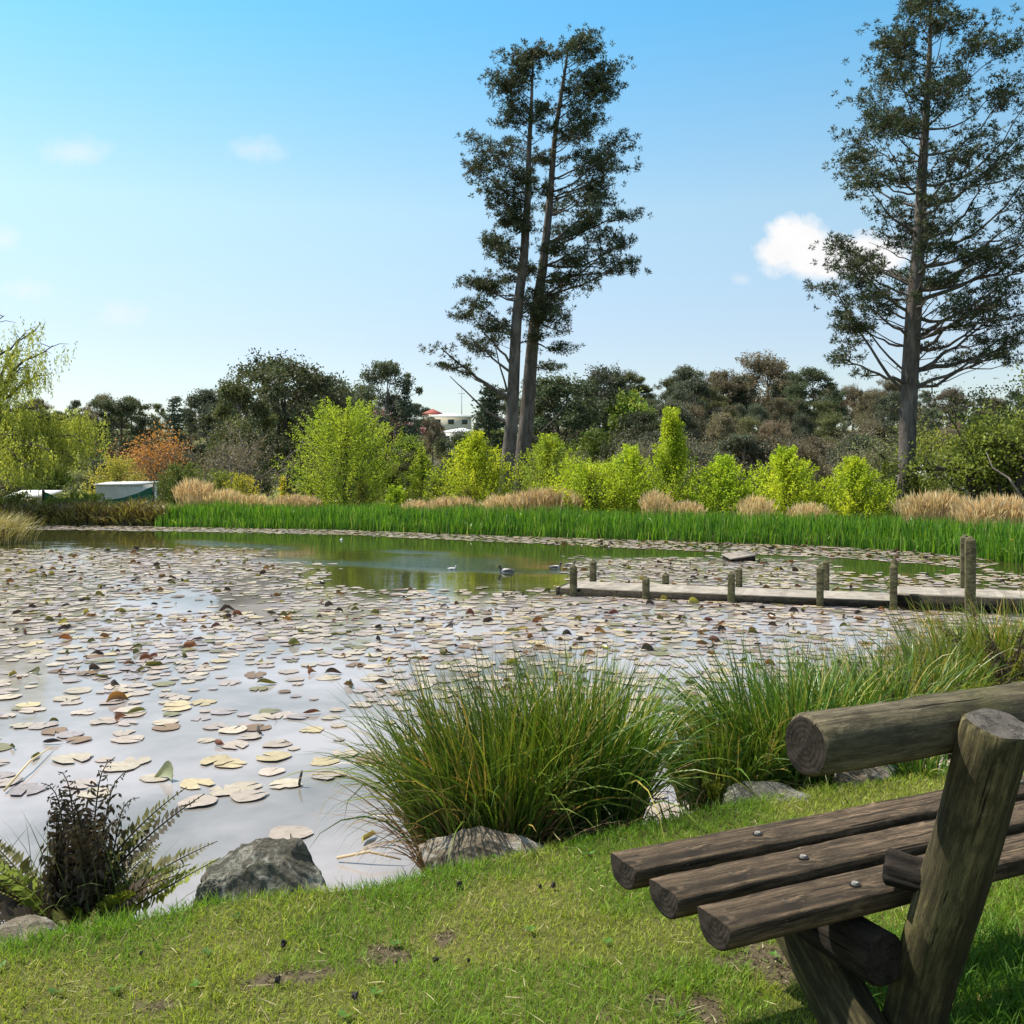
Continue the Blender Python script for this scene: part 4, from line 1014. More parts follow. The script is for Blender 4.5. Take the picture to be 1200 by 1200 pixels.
LIME = [(405, 474, 56, 4.6, 'largest lime tree, broad and rounded, left of the twin pines', 'round2', 17000, M['lime_dull']),
        (556, 510, 44, 4.2, 'bright conical lime tree touching the left of the twin pine trunks', 'cone', 11000, M['lime']),
        (644, 513, 50, 5.2, 'duller conical lime tree just right of the twin pine trunks', 'cone', 8000, M['lime_dull']),
        (693, 541, 52, 3.8, 'low spreading lime tree between the dull one and the tallest spire', 'round', 9000, M['lime']),
        (738, 525, 33, 4.8, 'narrow lime tree close on the left of the tallest spire', 'cone', 5500, M['lime']),
        (787, 484, 50, 4.3, 'tallest lime tree with a narrow spire top', 'spire', 10000, M['lime']),
        (848, 537, 38, 4.3, 'thin yellowish lime tree right of the tallest spire', 'cone', 6500, M['lime']),
        (921, 527, 43, 4.3, 'second lime tree from the right, dense and conical', 'cone', 9500, M['lime']),
        (1001, 540, 43, 4.1, 'rightmost lime tree, behind a fallen slanting branch', 'cone', 9000, M['lime'])]
for k, (a, b, c, d, l, pf, nl, m) in enumerate(LIME):
    lime_tree('lime_tree', a, b, c, d, l, 600+k, m, prof='round' if pf == 'round2' else pf, nleaf=nl)
lime_tree('sapling', 494, 528, 20, 5.5, 'dull green sapling between the largest lime tree and the next', 621, M['lime_dull'], nleaf=2400, group=None)
lime_tree('sapling', 424, 562, 13, 3.2, 'pale sapling in front of the largest lime tree', 622, M['olive_shrub'], nleaf=700, group=None)
lime_tree('sapling', 508, 560, 14, 3.2, 'pale thin sapling in front of the dull green one', 623, M['olive_shrub'], nleaf=800, group=None)
lime_tree('sapling', 548, 572, 16, 3.0, 'small pale sapling at the foot of the bright conical lime tree', 626, M['olive_shrub'], nleaf=600, group=None)
lime_tree('shrub', 464, 571, 15, 3.2, 'small round yellow green shrub right of the largest lime tree', 624, M['lime'], prof='round', nleaf=1800, group=None, cat='shrub')
lime_tree('shrub', 284, 556, 22, 4.2, 'bright yellow shrub left of the largest lime tree', 625, M['yellow'], prof='round', nleaf=1300, group=None, cat='shrub')
lime_tree('shrub', 332, 560, 13, 4.2, 'narrow yellow sprouting shrub beside the largest lime tree', 627, M['yellow'], prof='spire', nleaf=600, group=None, cat='shrub')
lime_tree('shrub', 213, 545, 32, 5.2, 'dark glossy green shrub behind the left end of the reeds', 628, M['shrub'], prof='round', nleaf=5000, group=None, cat='shrub')
lime_tree('shrub', 258, 552, 24, 6.5, 'olive shrub between the dark glossy shrub and the yellow one', 629, M['olive_shrub'], prof='round', nleaf=2500, group=None, cat='shrub')

# tall foreground pines ------------------------------------------------------
def pine(name, base, trunk_px, d, r0, r1, envL, envR, zr, nb, label, seed, lean=0, tuftn=1.0, low=[], side=0, nsub=6, dead=None, bare_n=7, bare_y=(330, 480)):
    r = np.random.default_rng(seed); base = np.array(base)
    P = np.array([at(a, b, d) for a, b in trunk_px])-base; P[:, 1] += np.linspace(0, lean, len(P))
    zq = np.linspace(P[0, 2], P[-1, 2], 30); path = np.stack([np.interp(zq, P[:, 2], P[:, k]) for k in range(3)], 1)
    path[1:, 0] += (fbm(zq[1:]*.25+seed, zq[1:]*0, seed, 2)-.5)*.25
    path[1:, 1] += (fbm(zq[1:]*.25+seed, zq[1:]*0, seed+5, 2)-.5)*.3
    tt = np.linspace(0, 1, 30); rad = np.interp(HOR-(zq+base[2]-CZ)*F/d, [r_[0] for r_ in r0], [r_[1]*.84 for r_ in r0])+.01; rad[0] *= 1.15
    rt = thing(name, base, label, 'pine tree')
    tb = MB(); tube(tb, path, rad, 14); C, Dn = [], []
    def env(z, az):
        py_ = HOR-(z+base[2]-CZ)*F/d
        l = np.interp(py_, envL[0], envL[1]); rr_ = np.interp(py_, envR[0], envR[1])
        xt = 600+(np.interp(z, path[:, 2], path[:, 0])+base[0])*F/d
        c = math.cos(az); wl, wr = max(xt-l, 6)/F*d, max(rr_-xt, 6)/F*d
        w_ = wr if c > 0 else wl; back = .75*(wl+wr)/2
        return 1/math.sqrt((c/w_)**2+((1-c*c)/back**2)+1e-9)
    def pad(c, size, n):
        m = max(2, int(n*1.35)); q = r.normal(0, 1, (m, 3))*np.array([size, size, size*.27])
        return c+q
    def branch(z, az, L, rise, upc, thick, dens=1.0, foliage=True):
        p0 = np.array([np.interp(z, path[:, 2], path[:, k]) for k in range(3)])
        p1 = p0+np.array([math.cos(az)*L, math.sin(az)*L, L*rise]); pa = curve(p0, p1, upc, 9, r, .035*L/3)
        tube(tb, pa, np.linspace(thick, thick*.22, 9), 6, cap=False)
        if not foliage: return
        C.append(pad(pa[-1], .38, 11*dens)); C.append(pad(pa[-2], .3, 4*dens))
        k2 = nsub-2 if L > 1.2 else 2
        for s in range(k2):
            t = r.uniform(.38, .97); i0 = min(int(t*8), 7); q0 = pa[i0]+(pa[i0+1]-pa[i0])*(t*8-i0)
            a2 = az+r.choice([-1, 1])*r.uniform(.35, 1.2); l2 = L*r.uniform(.14, .34)+.15
            q1 = q0+np.array([math.cos(a2)*l2, math.sin(a2)*l2, l2*r.uniform(.05, .6)])
            sp2 = curve(q0, q1, .4, 5, r, .02); tube(tb, sp2, np.linspace(thick*.38, .008, 5), 4, cap=False)
            C.append(pad(sp2[-1], .30, 8*dens)); C.append(pad(sp2[3], .16, 1))
    z0, z1 = [CZ-(y_-HOR)*d/F-base[2] for y_ in zr]
    for k in range(nb):
        u_ = (k+r.uniform(0, 1))/nb; zt = z0+(z1-z0)*u_**.9
        az = k*2.39996+r.normal(0, .4)
        if side and r.uniform() < .7: az = (0 if side > 0 else math.pi)+r.normal(0, .85)
        rise = .38+.55*u_+r.normal(0, .12)
        L = max(.35, env(zt, az)*r.uniform(.66, 1.0)-.22)      # the tip lies on the outline
        z = min(zt-rise*L, path[-1, 2]-.2)
        branch(z, az, L, rise, r.uniform(.1, .9), .02+.018*L*(1.15-u_), tuftn)
    for (yb, xe, ye, dep, thick, fol) in low:      # individually seen lower limbs: foot height, tip (photo), depth offset
        z = CZ-(yb-HOR)/F*d-base[2]; p0 = np.array([np.interp(z, path[:, 2], path[:, k]) for k in range(3)])
        tip = at(xe, ye, d)-base; tip[1] = dep; dv = tip-p0; L = math.hypot(dv[0], dv[1])
        branch(z, math.atan2(dv[1], dv[0]), L, dv[2]/max(L, .01), .12, thick, tuftn*1.0, fol)
    for k in range(bare_n):
        yb = r.uniform(bare_y[0], bare_y[1]); az = (0 if r.uniform() < .5 else math.pi)+r.normal(0, .8)
        z = CZ-(yb-HOR)/F*d-base[2]; branch(z, az, env(z, az)*r.uniform(.35, .8), r.uniform(.2, .7), r.uniform(-.4, .4), r.uniform(.018, .035), 1, False)
    # top tuft
    for k in range(5): C.append(pad(path[-1]+np.array([r.normal(0, .2), r.normal(0, .2), -.1*k]), .22, 6*tuftn))
    C = np.concatenate(C); n = len(C); per = 22
    cc = np.repeat(C, per, 0); dd = nrm(rdir(n*per, r)+np.array([0, 0, .35]))
    cl = np.repeat(r.uniform(.6, 1.35, n), per)*r.uniform(.75, 1.25, n*per)
    col = np.ones((n*per, 3))*cl[:, None]; col[:, 0] *= np.repeat(r.uniform(.85, 1.35, n), per)
    lb = MB(); cards(lb, cc+dd*.03, dd, r.uniform(.10, .20, n*per), .032, col, r=r)
    tb.build('trunk', M['bark_pine'], rt, True); lb.build('needles', M['pine'], rt)
    return rt
# pair in the middle: branches of the left trunk reach left, of the right trunk right
dP = 40.0
bL = at(597, 600, dP); bL[2] = ground_z(bL[0], dP)-.1
pine('pine_tree', bL, [(590, 606), (596, 540), (602, 440), (609, 340), (616, 250), (621, 170), (626, 90), (628, 58)], dP, [(60, .02), (130, .085), (200, .13), (270, .19), (340, .225), (450, .28), (550, .34), (600, .42)], 0,
     ([50, 65, 90, 120, 150, 175, 200, 250, 275, 300, 340, 370, 400, 420], [606, 592, 578, 578, 560, 545, 550, 564, 558, 566, 545, 553, 560, 560]),
     ([50, 100, 200, 300, 420], [655, 652, 650, 650, 660]), (395, 52), 46, 'left trunk of the twin tall pines, with a long drooping low limb at left', 71, side=-1,
     low=[(470, 518, 410, -.6, .11, True), (440, 552, 395, .3, .07, True), (395, 562, 352, .2, .05, True), (430, 556, 376, -1.0, .06, True), (500, 528, 442, -.4, .07, False), (355, 557, 330, .5, .05, True), (478, 575, 385, .8, .06, True)])
bR = at(606, 602, dP+1.2); bR[2] = ground_z(bR[0], dP+1.2)-.1
pine('pine_tree', bR, [(607, 606), (612, 540), (621, 440), (632, 340), (642, 250), (651, 165), (660, 90), (664, 50)], dP+1.2, [(50, .02), (100, .08), (200, .14), (300, .21), (440, .32), (550, .40), (600, .48)], 0,
     ([40, 60, 100, 200, 300, 420], [636, 634, 632, 630, 618, 600]),
     ([40, 60, 85, 120, 150, 175, 195, 225, 260, 285, 305, 325, 350, 380, 410], [694, 718, 728, 736, 748, 756, 764, 758, 752, 748, 742, 704, 668, 660, 650]), (385, 40), 48, 'right trunk of the twin tall pines, the taller and leaning slightly right', 72, side=1,
     low=[(375, 655, 385, .6, .05, True), (400, 652, 412, -.5, .05, True), (430, 650, 430, .6, .05, True), (368, 678, 334, .2, .045, False), (372, 662, 330, .6, .03, False), (525, 668, 468, .4, .05, False), (395, 640, 372, -1, .05, True), (350, 735, 305, .4, .06, True), (330, 728, 318, -1.2, .05, True)])
dQ = 34.0
bQ = at(1052, 602, dQ); bQ[2] = ground_z(bQ[0], dQ)-.1
pine('pine_tree', bQ, [(1055, 606), (1060, 540), (1065, 440), (1072, 340), (1077, 240), (1082, 160), (1086, 80), (1090, 0), (1093, -22)], dQ, [(-20, .03), (50, .07), (100, .11), (240, .21), (300, .25), (360, .31), (460, .34), (560, .32), (600, .38)], 0,
     ([-30, 0, 20, 50, 75, 90, 130, 160, 190, 215, 235, 255, 275, 300, 330, 420], [1085, 1062, 1040, 1020, 990, 988, 986, 985, 980, 962, 955, 975, 985, 975, 990, 1000]),
     ([-30, 0, 15, 40, 80, 150, 250, 420], [1100, 1150, 1180, 1195, 1225, 1245, 1250, 1240]), (390, -25), 70, 'solitary tall pine at right with long bare limbs and ivy round its foot', 73, nsub=6, tuftn=.85, bare_n=26, bare_y=(260, 490),
     low=[(450, 975, 425, -1.2, .07, True), (470, 985, 330, .8, .07, True), (440, 978, 340, .3, .045, True), (440, 1185, 360, .5, .08, True), (455, 1165, 405, -1, .08, True), (420, 1190, 320, 1.2, .07, True), (400, 1210, 300, -.6, .08, True),
          (385, 1195, 372, -1.5, .06, True), (370, 985, 305, -.6, .06, True), (350, 1000, 300, .9, .05, True), (340, 1220, 270, .4, .08, True), (410, 1000, 372, .2, .03, False), (460, 1205, 400, 1.5, .07, True)])
# ivy on its foot
iv = MB(); n = 2600; a = rng.uniform(0, 6.28, n); z = rng.uniform(0, 1, n)**1.4*2.1; q = .44+rng.uniform(0, .28, n)*(1.2-z/2.1)
c = np.stack([np.cos(a)*q+z*.03, np.sin(a)*q, z], 1); dd = nrm(np.stack([np.cos(a), np.sin(a), rng.normal(-.2, .5, n)], 1)+rng.normal(0, .4, (n, 3)))
cards(iv, c, dd, .11, .09, np.ones((n, 3))*rng.uniform(.6, 1.4, (n, 1)))
o = iv.build('ivy', M['shrub'], loc=bQ); tag(o, 'ivy climbing the foot of the right pine', 'ivy')
# slanting dead limb by the right pine
mb = MB(); p0 = at(1046, 598, 33.2); p0[2] = ground_z(p0[0], 33.2)-.05
tube(mb, [p0, at(1034, 576, 33), at(1015, 562, 32.7), at(988, 543, 32.4)], [.17, .13, .07, .025], 8)
tube(mb, [at(1032, 575, 33), at(1020, 580, 32.6), at(1010, 590, 32.2)], [.05, .035, .015], 6)
o = mb.build('fallen_branch', M['bark_pine']); tag(o, 'slanting dead branch leaning left from the foot of the right pine', 'branch')

# broad clumpy trees (meshes reused for the hillside) -------------------------
def gum(name, seed, H, Rr, nl, mat, bark, leaf=.36, npc=330, flat=.5, base=.4, open_=.5, twigs=True):
    r = np.random.default_rng(seed); rt = thing(name, (0, 0, 0), '', 'tree'); tb = MB()
    k = np.linspace(0, 1, 9); tp = np.stack([np.sin(k*2+seed)*.03*H*k, np.cos(k*1.7+seed)*.03*H*k, k*H*.86], 1)
    tube(tb, tp, .022*H*(1-k)**.8+.03, 8); C, W_ = [], []
    def clump(c, rc, n):
        v = rdir(n, r); q = r.uniform(0, 1, n)**.55; v = v*q[:, None]*np.array([rc, rc, rc*flat]); v[:, 2] += .12*rc
        v += np.stack([fbm(c[0]+v[:, 0]*3/rc, v[:, 1]*3/rc+i_, 5+i_, 2)-.5 for i_ in range(3)], 1)*rc*1.1
        C.append(c+v); W_.append(np.full(n, r.uniform(.65, 1.3)))
    for i in range(nl):
        t = base+(1-base)*(i+r.uniform(0, .9))/nl; a = i*2.39996+r.normal(0, .3); z0 = H*.86*max(.2, t-.18); p0 = np.array([np.interp(z0, tp[:, 2], tp[:, j]) for j in range(3)])
        tn = (t-base)/(1-base); rr_ = Rr*(.72+.28*min(1, tn*3))*(1-.75*tn**2)*r.uniform(.55, 1.05); p1 = np.array([math.cos(a)*rr_, math.sin(a)*rr_, H*(t-.05+.05*r.uniform())])
        pa = curve(p0, p1, .5, 7, r, .05*Rr*.3); tube(tb, pa, np.linspace(.008*H, .02, 7), 5, cap=False)
        rc = Rr*r.uniform(.22, .40); clump(p1, rc, int(npc*(rc/Rr/.33)))
        for _ in range(3):
            q1 = p1+np.array([r.normal(0, .35), r.normal(0, .35), r.uniform(-.25, .15)])*Rr*.6; tube(tb, curve(pa[4], q1, .3, 5), np.linspace(.005*H, .015, 5), 4, cap=False); clump(q1, rc*r.uniform(.35, .8), npc//3)
    clump(np.array([tp[-1, 0], tp[-1, 1], H*.93]), Rr*.3, npc)
    C = np.concatenate(C); W_ = np.concatenate(W_); n = len(C); col = np.ones((n, 3))*(W_*r.uniform(.7, 1.3, n))[:, None]; col[:, 0] *= r.uniform(.85, 1.25, n)
    lb = MB(); cards(lb, C, nrm(rdir(n, r)+np.array([0, 0, -.2])), leaf*r.uniform(.6, 1.3, n), leaf*.5, col, r=r)
    tb.build('trunk', bark, rt, True); lb.build('crown', mat, rt); return rt
def conif(name, seed, H, Rr, mat, n_wh=16, leaf=.4, dens=1.0, base=.12, droop=.15, pw=.8):
    r = np.random.default_rng(seed); rt = thing(name, (0, 0, 0), '', 'tree'); tb = MB(); k = np.linspace(0, 1, 8)
    tube(tb, np.stack([k*0, k*0, k*H], 1), .02*H*(1-k)+.02, 7); C, D_ = [], []
    for w in range(n_wh):
        t = base+(1-base)*w/n_wh
        for b in range(6):
            a = b*1.047+w*.5+r.normal(0, .25); L = Rr*(1-((t-base)/(1-base)))**pw*r.uniform(.7, 1.1)+.15; p0 = np.array([0, 0, H*t]); p1 = p0+np.array([math.cos(a)*L, math.sin(a)*L, -droop*L+.25*L*(t > .6)])
            pa = curve(p0, p1, .25, 5); tube(tb, pa, np.linspace(.03, .01, 5), 4, cap=False)
            m = int(26*dens*(.4+L/Rr)); s = r.uniform(.2, 1.03, m)
            C.append(p0+(p1-p0)*s[:, None]+r.normal(0, 1, (m, 3))*np.array([.14, .14, .07])*Rr*.6); D_.append(nrm(np.tile(p1-p0, (m, 1))+r.normal(0, .6, (m, 3))*L))
    C = np.concatenate(C); D_ = np.concatenate(D_); n = len(C); lb = MB(); cards(lb, C, D_, leaf*r.uniform(.6, 1.2, n), leaf*.4, np.ones((n, 3))*r.uniform(.6, 1.3, (n, 1)), r=r)
    tb.build('trunk', M['bark_dark'], rt, True); lb.build('crown', mat, rt); return rt
PROTO = {}
def proto(key, fn): PROTO[key] = fn; fn.location = (0, -60, -50); return fn
for s_ in range(4):
    proto(('brown', s_), gum('gum_tree', 900+s_, 11, 5.0-.4*(s_ % 2), 17, M['gum_brown'], M['bark_pale'], .28, 720, .8, .3))
    proto(('olive', s_), gum('gum_tree', 910+s_, 12, 4.6, 16, M['gum_olive'], M['bark_pale'], .28, 700, .6, .15))
for s_ in range(3):
    proto(('grey', s_), gum('gum_tree', 920+s_, 13, 4.4, 16, M['gum_grey'], M['bark_pale'], .28, 700, .65, .18))
    proto(('dark', s_), gum('dark_tree', 930+s_, 11, 4.6, 16, M['dark_leaf'], M['bark_dark'], .26, 760, .55, .25))
    proto(('conifer', s_), conif('conifer', 940+s_, 12, 3.2-.4*s_, M['conifer'], 17, .42, 1.6))
proto(('round', 0), gum('round_tree', 951, 6, 3.0, 11, M['shrub'], M['bark_dark'], .26, 420, .75, .15))
proto(('fresh', 0), gum('round_tree', 952, 6, 2.8, 11, M['fresh'], M['bark_dark'], .26, 420, .75, .15))
proto(('umbrella', 0), gum('umbrella_tree', 960, 11, 4.9, 15, M['dark_leaf'], M['bark_dark'], .26, 600, .42, .58))
proto(('pink', 0), gum('blossom_tree', 953, 5, 2.4, 9, M['pink'], M['bark_dark'], .24, 380, .7, .2))
KN = {'brown': 'brownish gum tree', 'olive': 'olive gum tree', 'grey': 'greyish gum tree', 'dark': 'dark leafy tree', 'conifer': 'dark conifer', 'round': 'rounded green tree', 'fresh': 'light green tree', 'pink': 'pink blossoming tree', 'umbrella': 'umbrella tree'}
PH = {'brown': 11, 'olive': 12, 'grey': 13, 'dark': 11, 'conifer': 12, 'round': 6, 'fresh': 6, 'pink': 5, 'umbrella': 11}
NPR = {'brown': 4, 'olive': 4, 'grey': 3, 'dark': 3, 'conifer': 3, 'round': 1, 'fresh': 1, 'pink': 1, 'umbrella': 1}
used = {}; HILL = []
LM = [(-60, 'beyond the left frame edge'), (60, 'behind the willow'), (150, 'above the white shed'), (205, 'behind the orange leaved tree'), (270, 'above the left plume grass'), (340, 'left of the largest lime tree'), (405, 'behind the largest lime tree'), (470, 'right of the largest lime tree'),
      (530, 'near the white roofed houses'), (600, 'behind the twin pines'), (660, 'right of the twin pines'), (715, 'above the grey roofed house'), (787, 'behind the tallest lime spire'), (850, 'behind the yellowish lime'), (921, 'behind the second right lime'),
      (1000, 'behind the rightmost lime tree'), (1065, 'behind the solitary right pine'), (1130, 'right of the solitary pine'), (1200, 'at the right frame edge'), (1270, 'beyond the right frame edge')]
def hill_tree(kind, px, ytop, d, wscale=1.0, label=None, hmin=3.0, s=None):
    x = (px-600)/F*d; z = ground_z(x, d)-.15; H = max(hmin, CZ-(ytop-HOR)/F*d-z)
    s = int(rng.integers(NPR[kind])) if s is None else s; sc = H/PH[kind]*.97; src = PROTO[(kind, s)]
    sx = min(max(sc, .45)*wscale, 1.8); scl = (sx*rng.uniform(.9, 1.15), sx*rng.uniform(.9, 1.15), sc); rz = rng.uniform(0, 6.28)
    if (kind, s) not in used:
        o = src; o.location = (x, d, z); o.rotation_euler = (0, 0, rz); o.scale = scl; used[(kind, s)] = 1
    else: o = dup(src, (x, d, z), rz, scl, '')
    o['label'] = ''; HILL.append((o, kind, px, d, label)); return o
# individually recognisable background trees: kind, x, top, depth, width
for a in [('umbrella', 338, 420, 74, 1.0, 'umbrella shaped dark tree on the skyline left of the largest lime tree', 4.0, 0), ('dark', 383, 440, 80, 1.0, 'dark rounded tree just right of the umbrella shaped one', 4., 1),
          ('grey', 450, 422, 112, 1.0, 'tall grey green gum between the largest lime and the white roofed houses', 4., 0), ('conifer', 476, 452, 112, .7, 'slim dark conifer hugging the right of the tall grey green gum'),
          ('olive', 282, 448, 66, .8, 'thin olive brown gum with bare limbs left of the umbrella tree'), ('conifer', 204, 462, 100, .9, 'dark conifer behind the orange leaved tree'), ('dark', 140, 466, 105, 1.0, 'dark rounded tree above the white shed'),
          ('grey', 243, 455, 110, 1.0, 'grey green gum on the skyline above the plume grass'), ('conifer', 573, 443, 90, .9, 'tall dark conifer directly left of the twin pine trunks'), ('dark', 655, 437, 92, 1.1, 'layered dark tree directly right of the twin pine trunks'),
          ('grey', 708, 430, 100, .95, 'tall grey green gum above the grey roofed house'), ('fresh', 735, 462, 98, .8, 'fresh yellow green tree beside the tall grey gum'), ('dark', 748, 480, 84, .7, 'dark narrow tree left of the tallest lime spire'),
          ('conifer', 868, 437, 215, 1.3, 'darkest conifer on the skyline right of the tallest lime spire'), ('conifer', 938, 440, 215, 1.0, 'pointed conifer on the skyline above the second lime from right'), ('conifer', 908, 446, 218, .8, 'small conifer between two taller skyline conifers'),
          ('grey', 800, 446, 200, 1.2, 'spreading gum on the skyline above the tallest lime spire'), ('pink', 459, 482, 118, 1.0, 'pink blossoming tree below the tall grey green gum'), ('conifer', 578, 528, 60, .9, 'small dark conifer at the left foot of the twin pines'),
          ('fresh', 478, 512, 100, .9, 'fresh green rounded bush below the white roofed houses'), ('round', 690, 505, 84, 1.0, 'rounded green tree left of the grey roofed house'), ('dark', 545, 505, 70, .9, 'dark bush below the lower white roof'), ('brown', 507, 492, 128, .8, 'brown tree before the left end of the pale roofed house'), ('grey', 568, 480, 122, .7, 'grey gum hiding the right end of the lower white house'), ('olive', 541, 511, 118, 1.3, 'olive tree hiding the walls of the lower white house')]:
    hill_tree(*a)
hr = np.random.default_rng(77)
def filler(n, d0, d1, yt, kinds, x0=-90, x1=1290, jit=8, avoid=(), w=.92):
    for k in range(n):
        px_ = x0+(x1-x0)*(k+hr.uniform(.1, .9))/n
        if any(a <= px_ <= b for a, b in avoid): continue
        kd = kinds(px_); hill_tree(kd, px_, np.interp(px_, *yt)+hr.normal(0, jit), hr.uniform(d0, d1), w*hr.uniform(.85, 1.2))
sky_y = ([-100, 60, 130, 200, 260, 330, 420, 480, 520, 560, 620, 700, 760, 860, 960, 1040, 1120, 1300], [470, 476, 474, 474, 466, 460, 460, 470, 476, 472, 464, 454, 444, 442, 448, 460, 464, 458])
pick = lambda p_: hr.choice(['brown', 'olive', 'grey', 'dark', 'conifer'], p=[.36, .18, .30, .10, .06]) if p_ > 740 else hr.choice(['brown', 'olive', 'grey', 'dark', 'conifer'], p=[.12, .24, .28, .22, .14])
filler(64, 205, 245, sky_y, pick, avoid=((490, 555),), jit=9)
filler(54, 140, 185, (sky_y[0], [y_+19 for y_ in sky_y[1]]), pick, avoid=((485, 560),), jit=10)
pick2 = lambda p_: hr.choice(['brown', 'olive', 'grey'], p=[.5, .22, .28]) if p_ > 740 else hr.choice(['brown', 'olive', 'dark', 'grey', 'round'], p=[.3, .28, .16, .16, .1])
filler(42, 98, 128, (sky_y[0], [y_+40 for y_ in sky_y[1]]), pick2, avoid=((480, 560), (690, 735)), jit=7)
filler(40, 58, 82, (sky_y[0], [y_+68 for y_ in sky_y[1]]), pick2, avoid=((500, 560), (300, 360)), jit=8)
# labels: kind + storey of the hill + landmark, ordinal where still equal
def tier(d): return 'on the skyline' if d > 190 else 'high on the hill' if d > 135 else 'halfway up the hill' if d > 90 else 'at the hill foot'
byl = {}
for o, kind, px_, d, lab in HILL:
    if lab is None:
        lab = f"{KN[kind]} {tier(d)} {min(LM, key=lambda q_: abs(q_[0]-px_))[1]}"; o['group'] = 'trees covering the hillside'
    o['label'] = lab; byl.setdefault(lab, []).append((px_, o))
ORD = ['leftmost', 'second from left', 'third from left', 'fourth from left', 'fifth from left', 'sixth from left']
for lab, l in byl.items():
    if len(l) > 1:
        l.sort(key=lambda q_: q_[0])
        for k, (_, o) in enumerate(l): o['label'] = lab+', '+(ORD[k] if len(l) > 2 else ['left one of two', 'right one of two'][k])
for k_, o in PROTO.items():
    if k_ not in used:
        for ch in list(o.children): bpy.data.objects.remove(ch)
        bpy.data.objects.remove(o)
# scrub between them
n = 60000; sx = rng.uniform(-1, 1, n); sy = 44+200*rng.uniform(0, 1, n)**1.5; sx = sx*(sy*.66+6); cl = fbm(sx/5, sy/5, 91, 3); ok = cl > .44
sx, sy, cl = sx[ok], sy[ok], cl[ok]; n = len(sx); sz = height(sx, sy)+rng.uniform(0, 1, n)**1.3*(cl-.40)*(2.5+sy*.035)
pal = np.array([(1.0, .9, .8), (1.5, 1.15, .9), (.8, 1, .7), (2.1, 2.0, 1.2)])[(fbm(sx/9, sy/9, 95, 2)*5.9).astype(int) % 4]
mb = MB(); cards(mb, np.stack([sx, sy, sz], 1), rdir(n), (.16+sy*.0022)*rng.uniform(.6, 1.3, n), .12+sy*.0012, pal*rng.uniform(.6, 1.2, (n, 1)))
o = mb.build('scrub', M['gum_olive']); tag(o, 'tangled olive and brown scrub between the hillside trees', 'scrub', None, 'stuff')

# trees on the right bank -----------------------------------------------------
def bare(name, px, d, H, label, seed, mat, nleaf, spread, leaf=.12, stems=3, lean=0, bark=None, cat='tree', cl=.25, droop=0, rad0=.08):
    r = np.random.default_rng(seed); x0 = (px-600)/F*d; rt = thing(name, (x0, d, ground_z(x0, d)-.05), label, cat); tb = MB(); tips = []
    def grow(p, dv, L, rd, dep):
        pts = [p]; 
        for k in range(5):
            dv = nrm(dv+r.normal(0, .17, 3)+np.array([0, 0, .05-droop*(dep > 1)])); pts.append(pts[-1]+dv*L/5)
        tube(tb, pts, np.linspace(rd, rd*.6, 6), 6 if dep < 2 else 4, cap=False)
        if dep >= 1: tips.extend(pts[3:])
        if dep < 4:
            for k in range(3 if dep < 3 else 2):
                i_ = r.integers(2, 6); grow(pts[i_], nrm(dv+r.normal(0, spread, 3)), L*r.uniform(.5, .8), rd*.55, dep+1)
    for s in range(stems): grow(np.array([r.normal(0, .15), r.normal(0, .15), 0]), nrm(np.array([r.normal(lean, .22), r.normal(0, .2), 1])), H*.45, rad0*r.uniform(.6, 1.1), 0)
    tips = np.array(tips); m = nleaf//len(tips)+1
    c = np.repeat(tips, m, 0)+r.normal(0, cl, (len(tips)*m, 3))*np.array([1, 1, .6]); n = len(c)
    if nleaf:
        w = np.repeat(r.uniform(.6, 1.35, len(tips)), m)*r.uniform(.75, 1.25, n); lb = MB(); cards(lb, c, nrm(rdir(n, r)+np.array([0, 0, -.3-droop])), leaf*r.uniform(.7, 1.3, n), leaf*.5, np.ones((n, 3))*w[:, None], r=r); 
    tb.build('trunk', bark or M['bark_dark'], rt, True)
    if nleaf: lb.build('crown', mat, rt)
    return rt
bare('bank_tree', 1100, 37, 4.6, 'dark stemmed olive tree just right of the solitary pine', 801, M['olive_shrub'], 1700, .55, .13, 3)
bare('bank_tree', 1150, 34, 5.4, 'taller thin tree with sparse leaves near the right frame edge', 802, M['gum_olive'], 2600, .45, .12, 2)
bare('bank_tree', 1140, 32, 3.9, 'leafy yellow green tree with twin dark stems behind the golden plume grass', 803, M['olive_shrub'], 2600, .6, .13, 3, rad0=.14)
bare('bank_tree', 1188, 31, 4.2, 'dark leaning tree at the right frame edge', 804, M['shrub'], 2000, .6, .13, 3, lean=.25, rad0=.11)
bare('bank_tree', 1245, 30, 5.0, 'green tree beyond the right frame edge', 805, M['olive_shrub'], 6000, .6, .13, 3)
bare('bank_tree', 1040, 42, 3.9, 'olive tree with slender dark stems just left of the solitary pine', 806, M['gum_olive'], 2600, .6, .14, 4)
bare('bank_tree', 1112, 46, 4.2, 'bushy olive tree behind the golden plume grass', 807, M['olive_shrub'], 1800, .6, .15, 4)
bare('bank_shrub', 1080, 35, 1.9, 'low green shrub at the right foot of the solitary pine', 808, M['shrub'], 3500, .7, .11, 5, cat='shrub', rad0=.03)
bare('bank_shrub', 1160, 33, 1.6, 'low yellowish shrub under the twin stemmed tree', 809, M['olive_shrub'], 3000, .7, .11, 5, cat='shrub', rad0=.03)
mb = MB(); tube(mb, [at(1200, 586, 29), at(1182, 560, 29.5), at(1163, 548, 30), at(1156, 530, 30.2)], [.03, .035, .025, .01], 6)
o = mb.build('dead_branch', M['bark_pale']); tag(o, 'pale bare branch hanging across the right bank trees', 'branch')
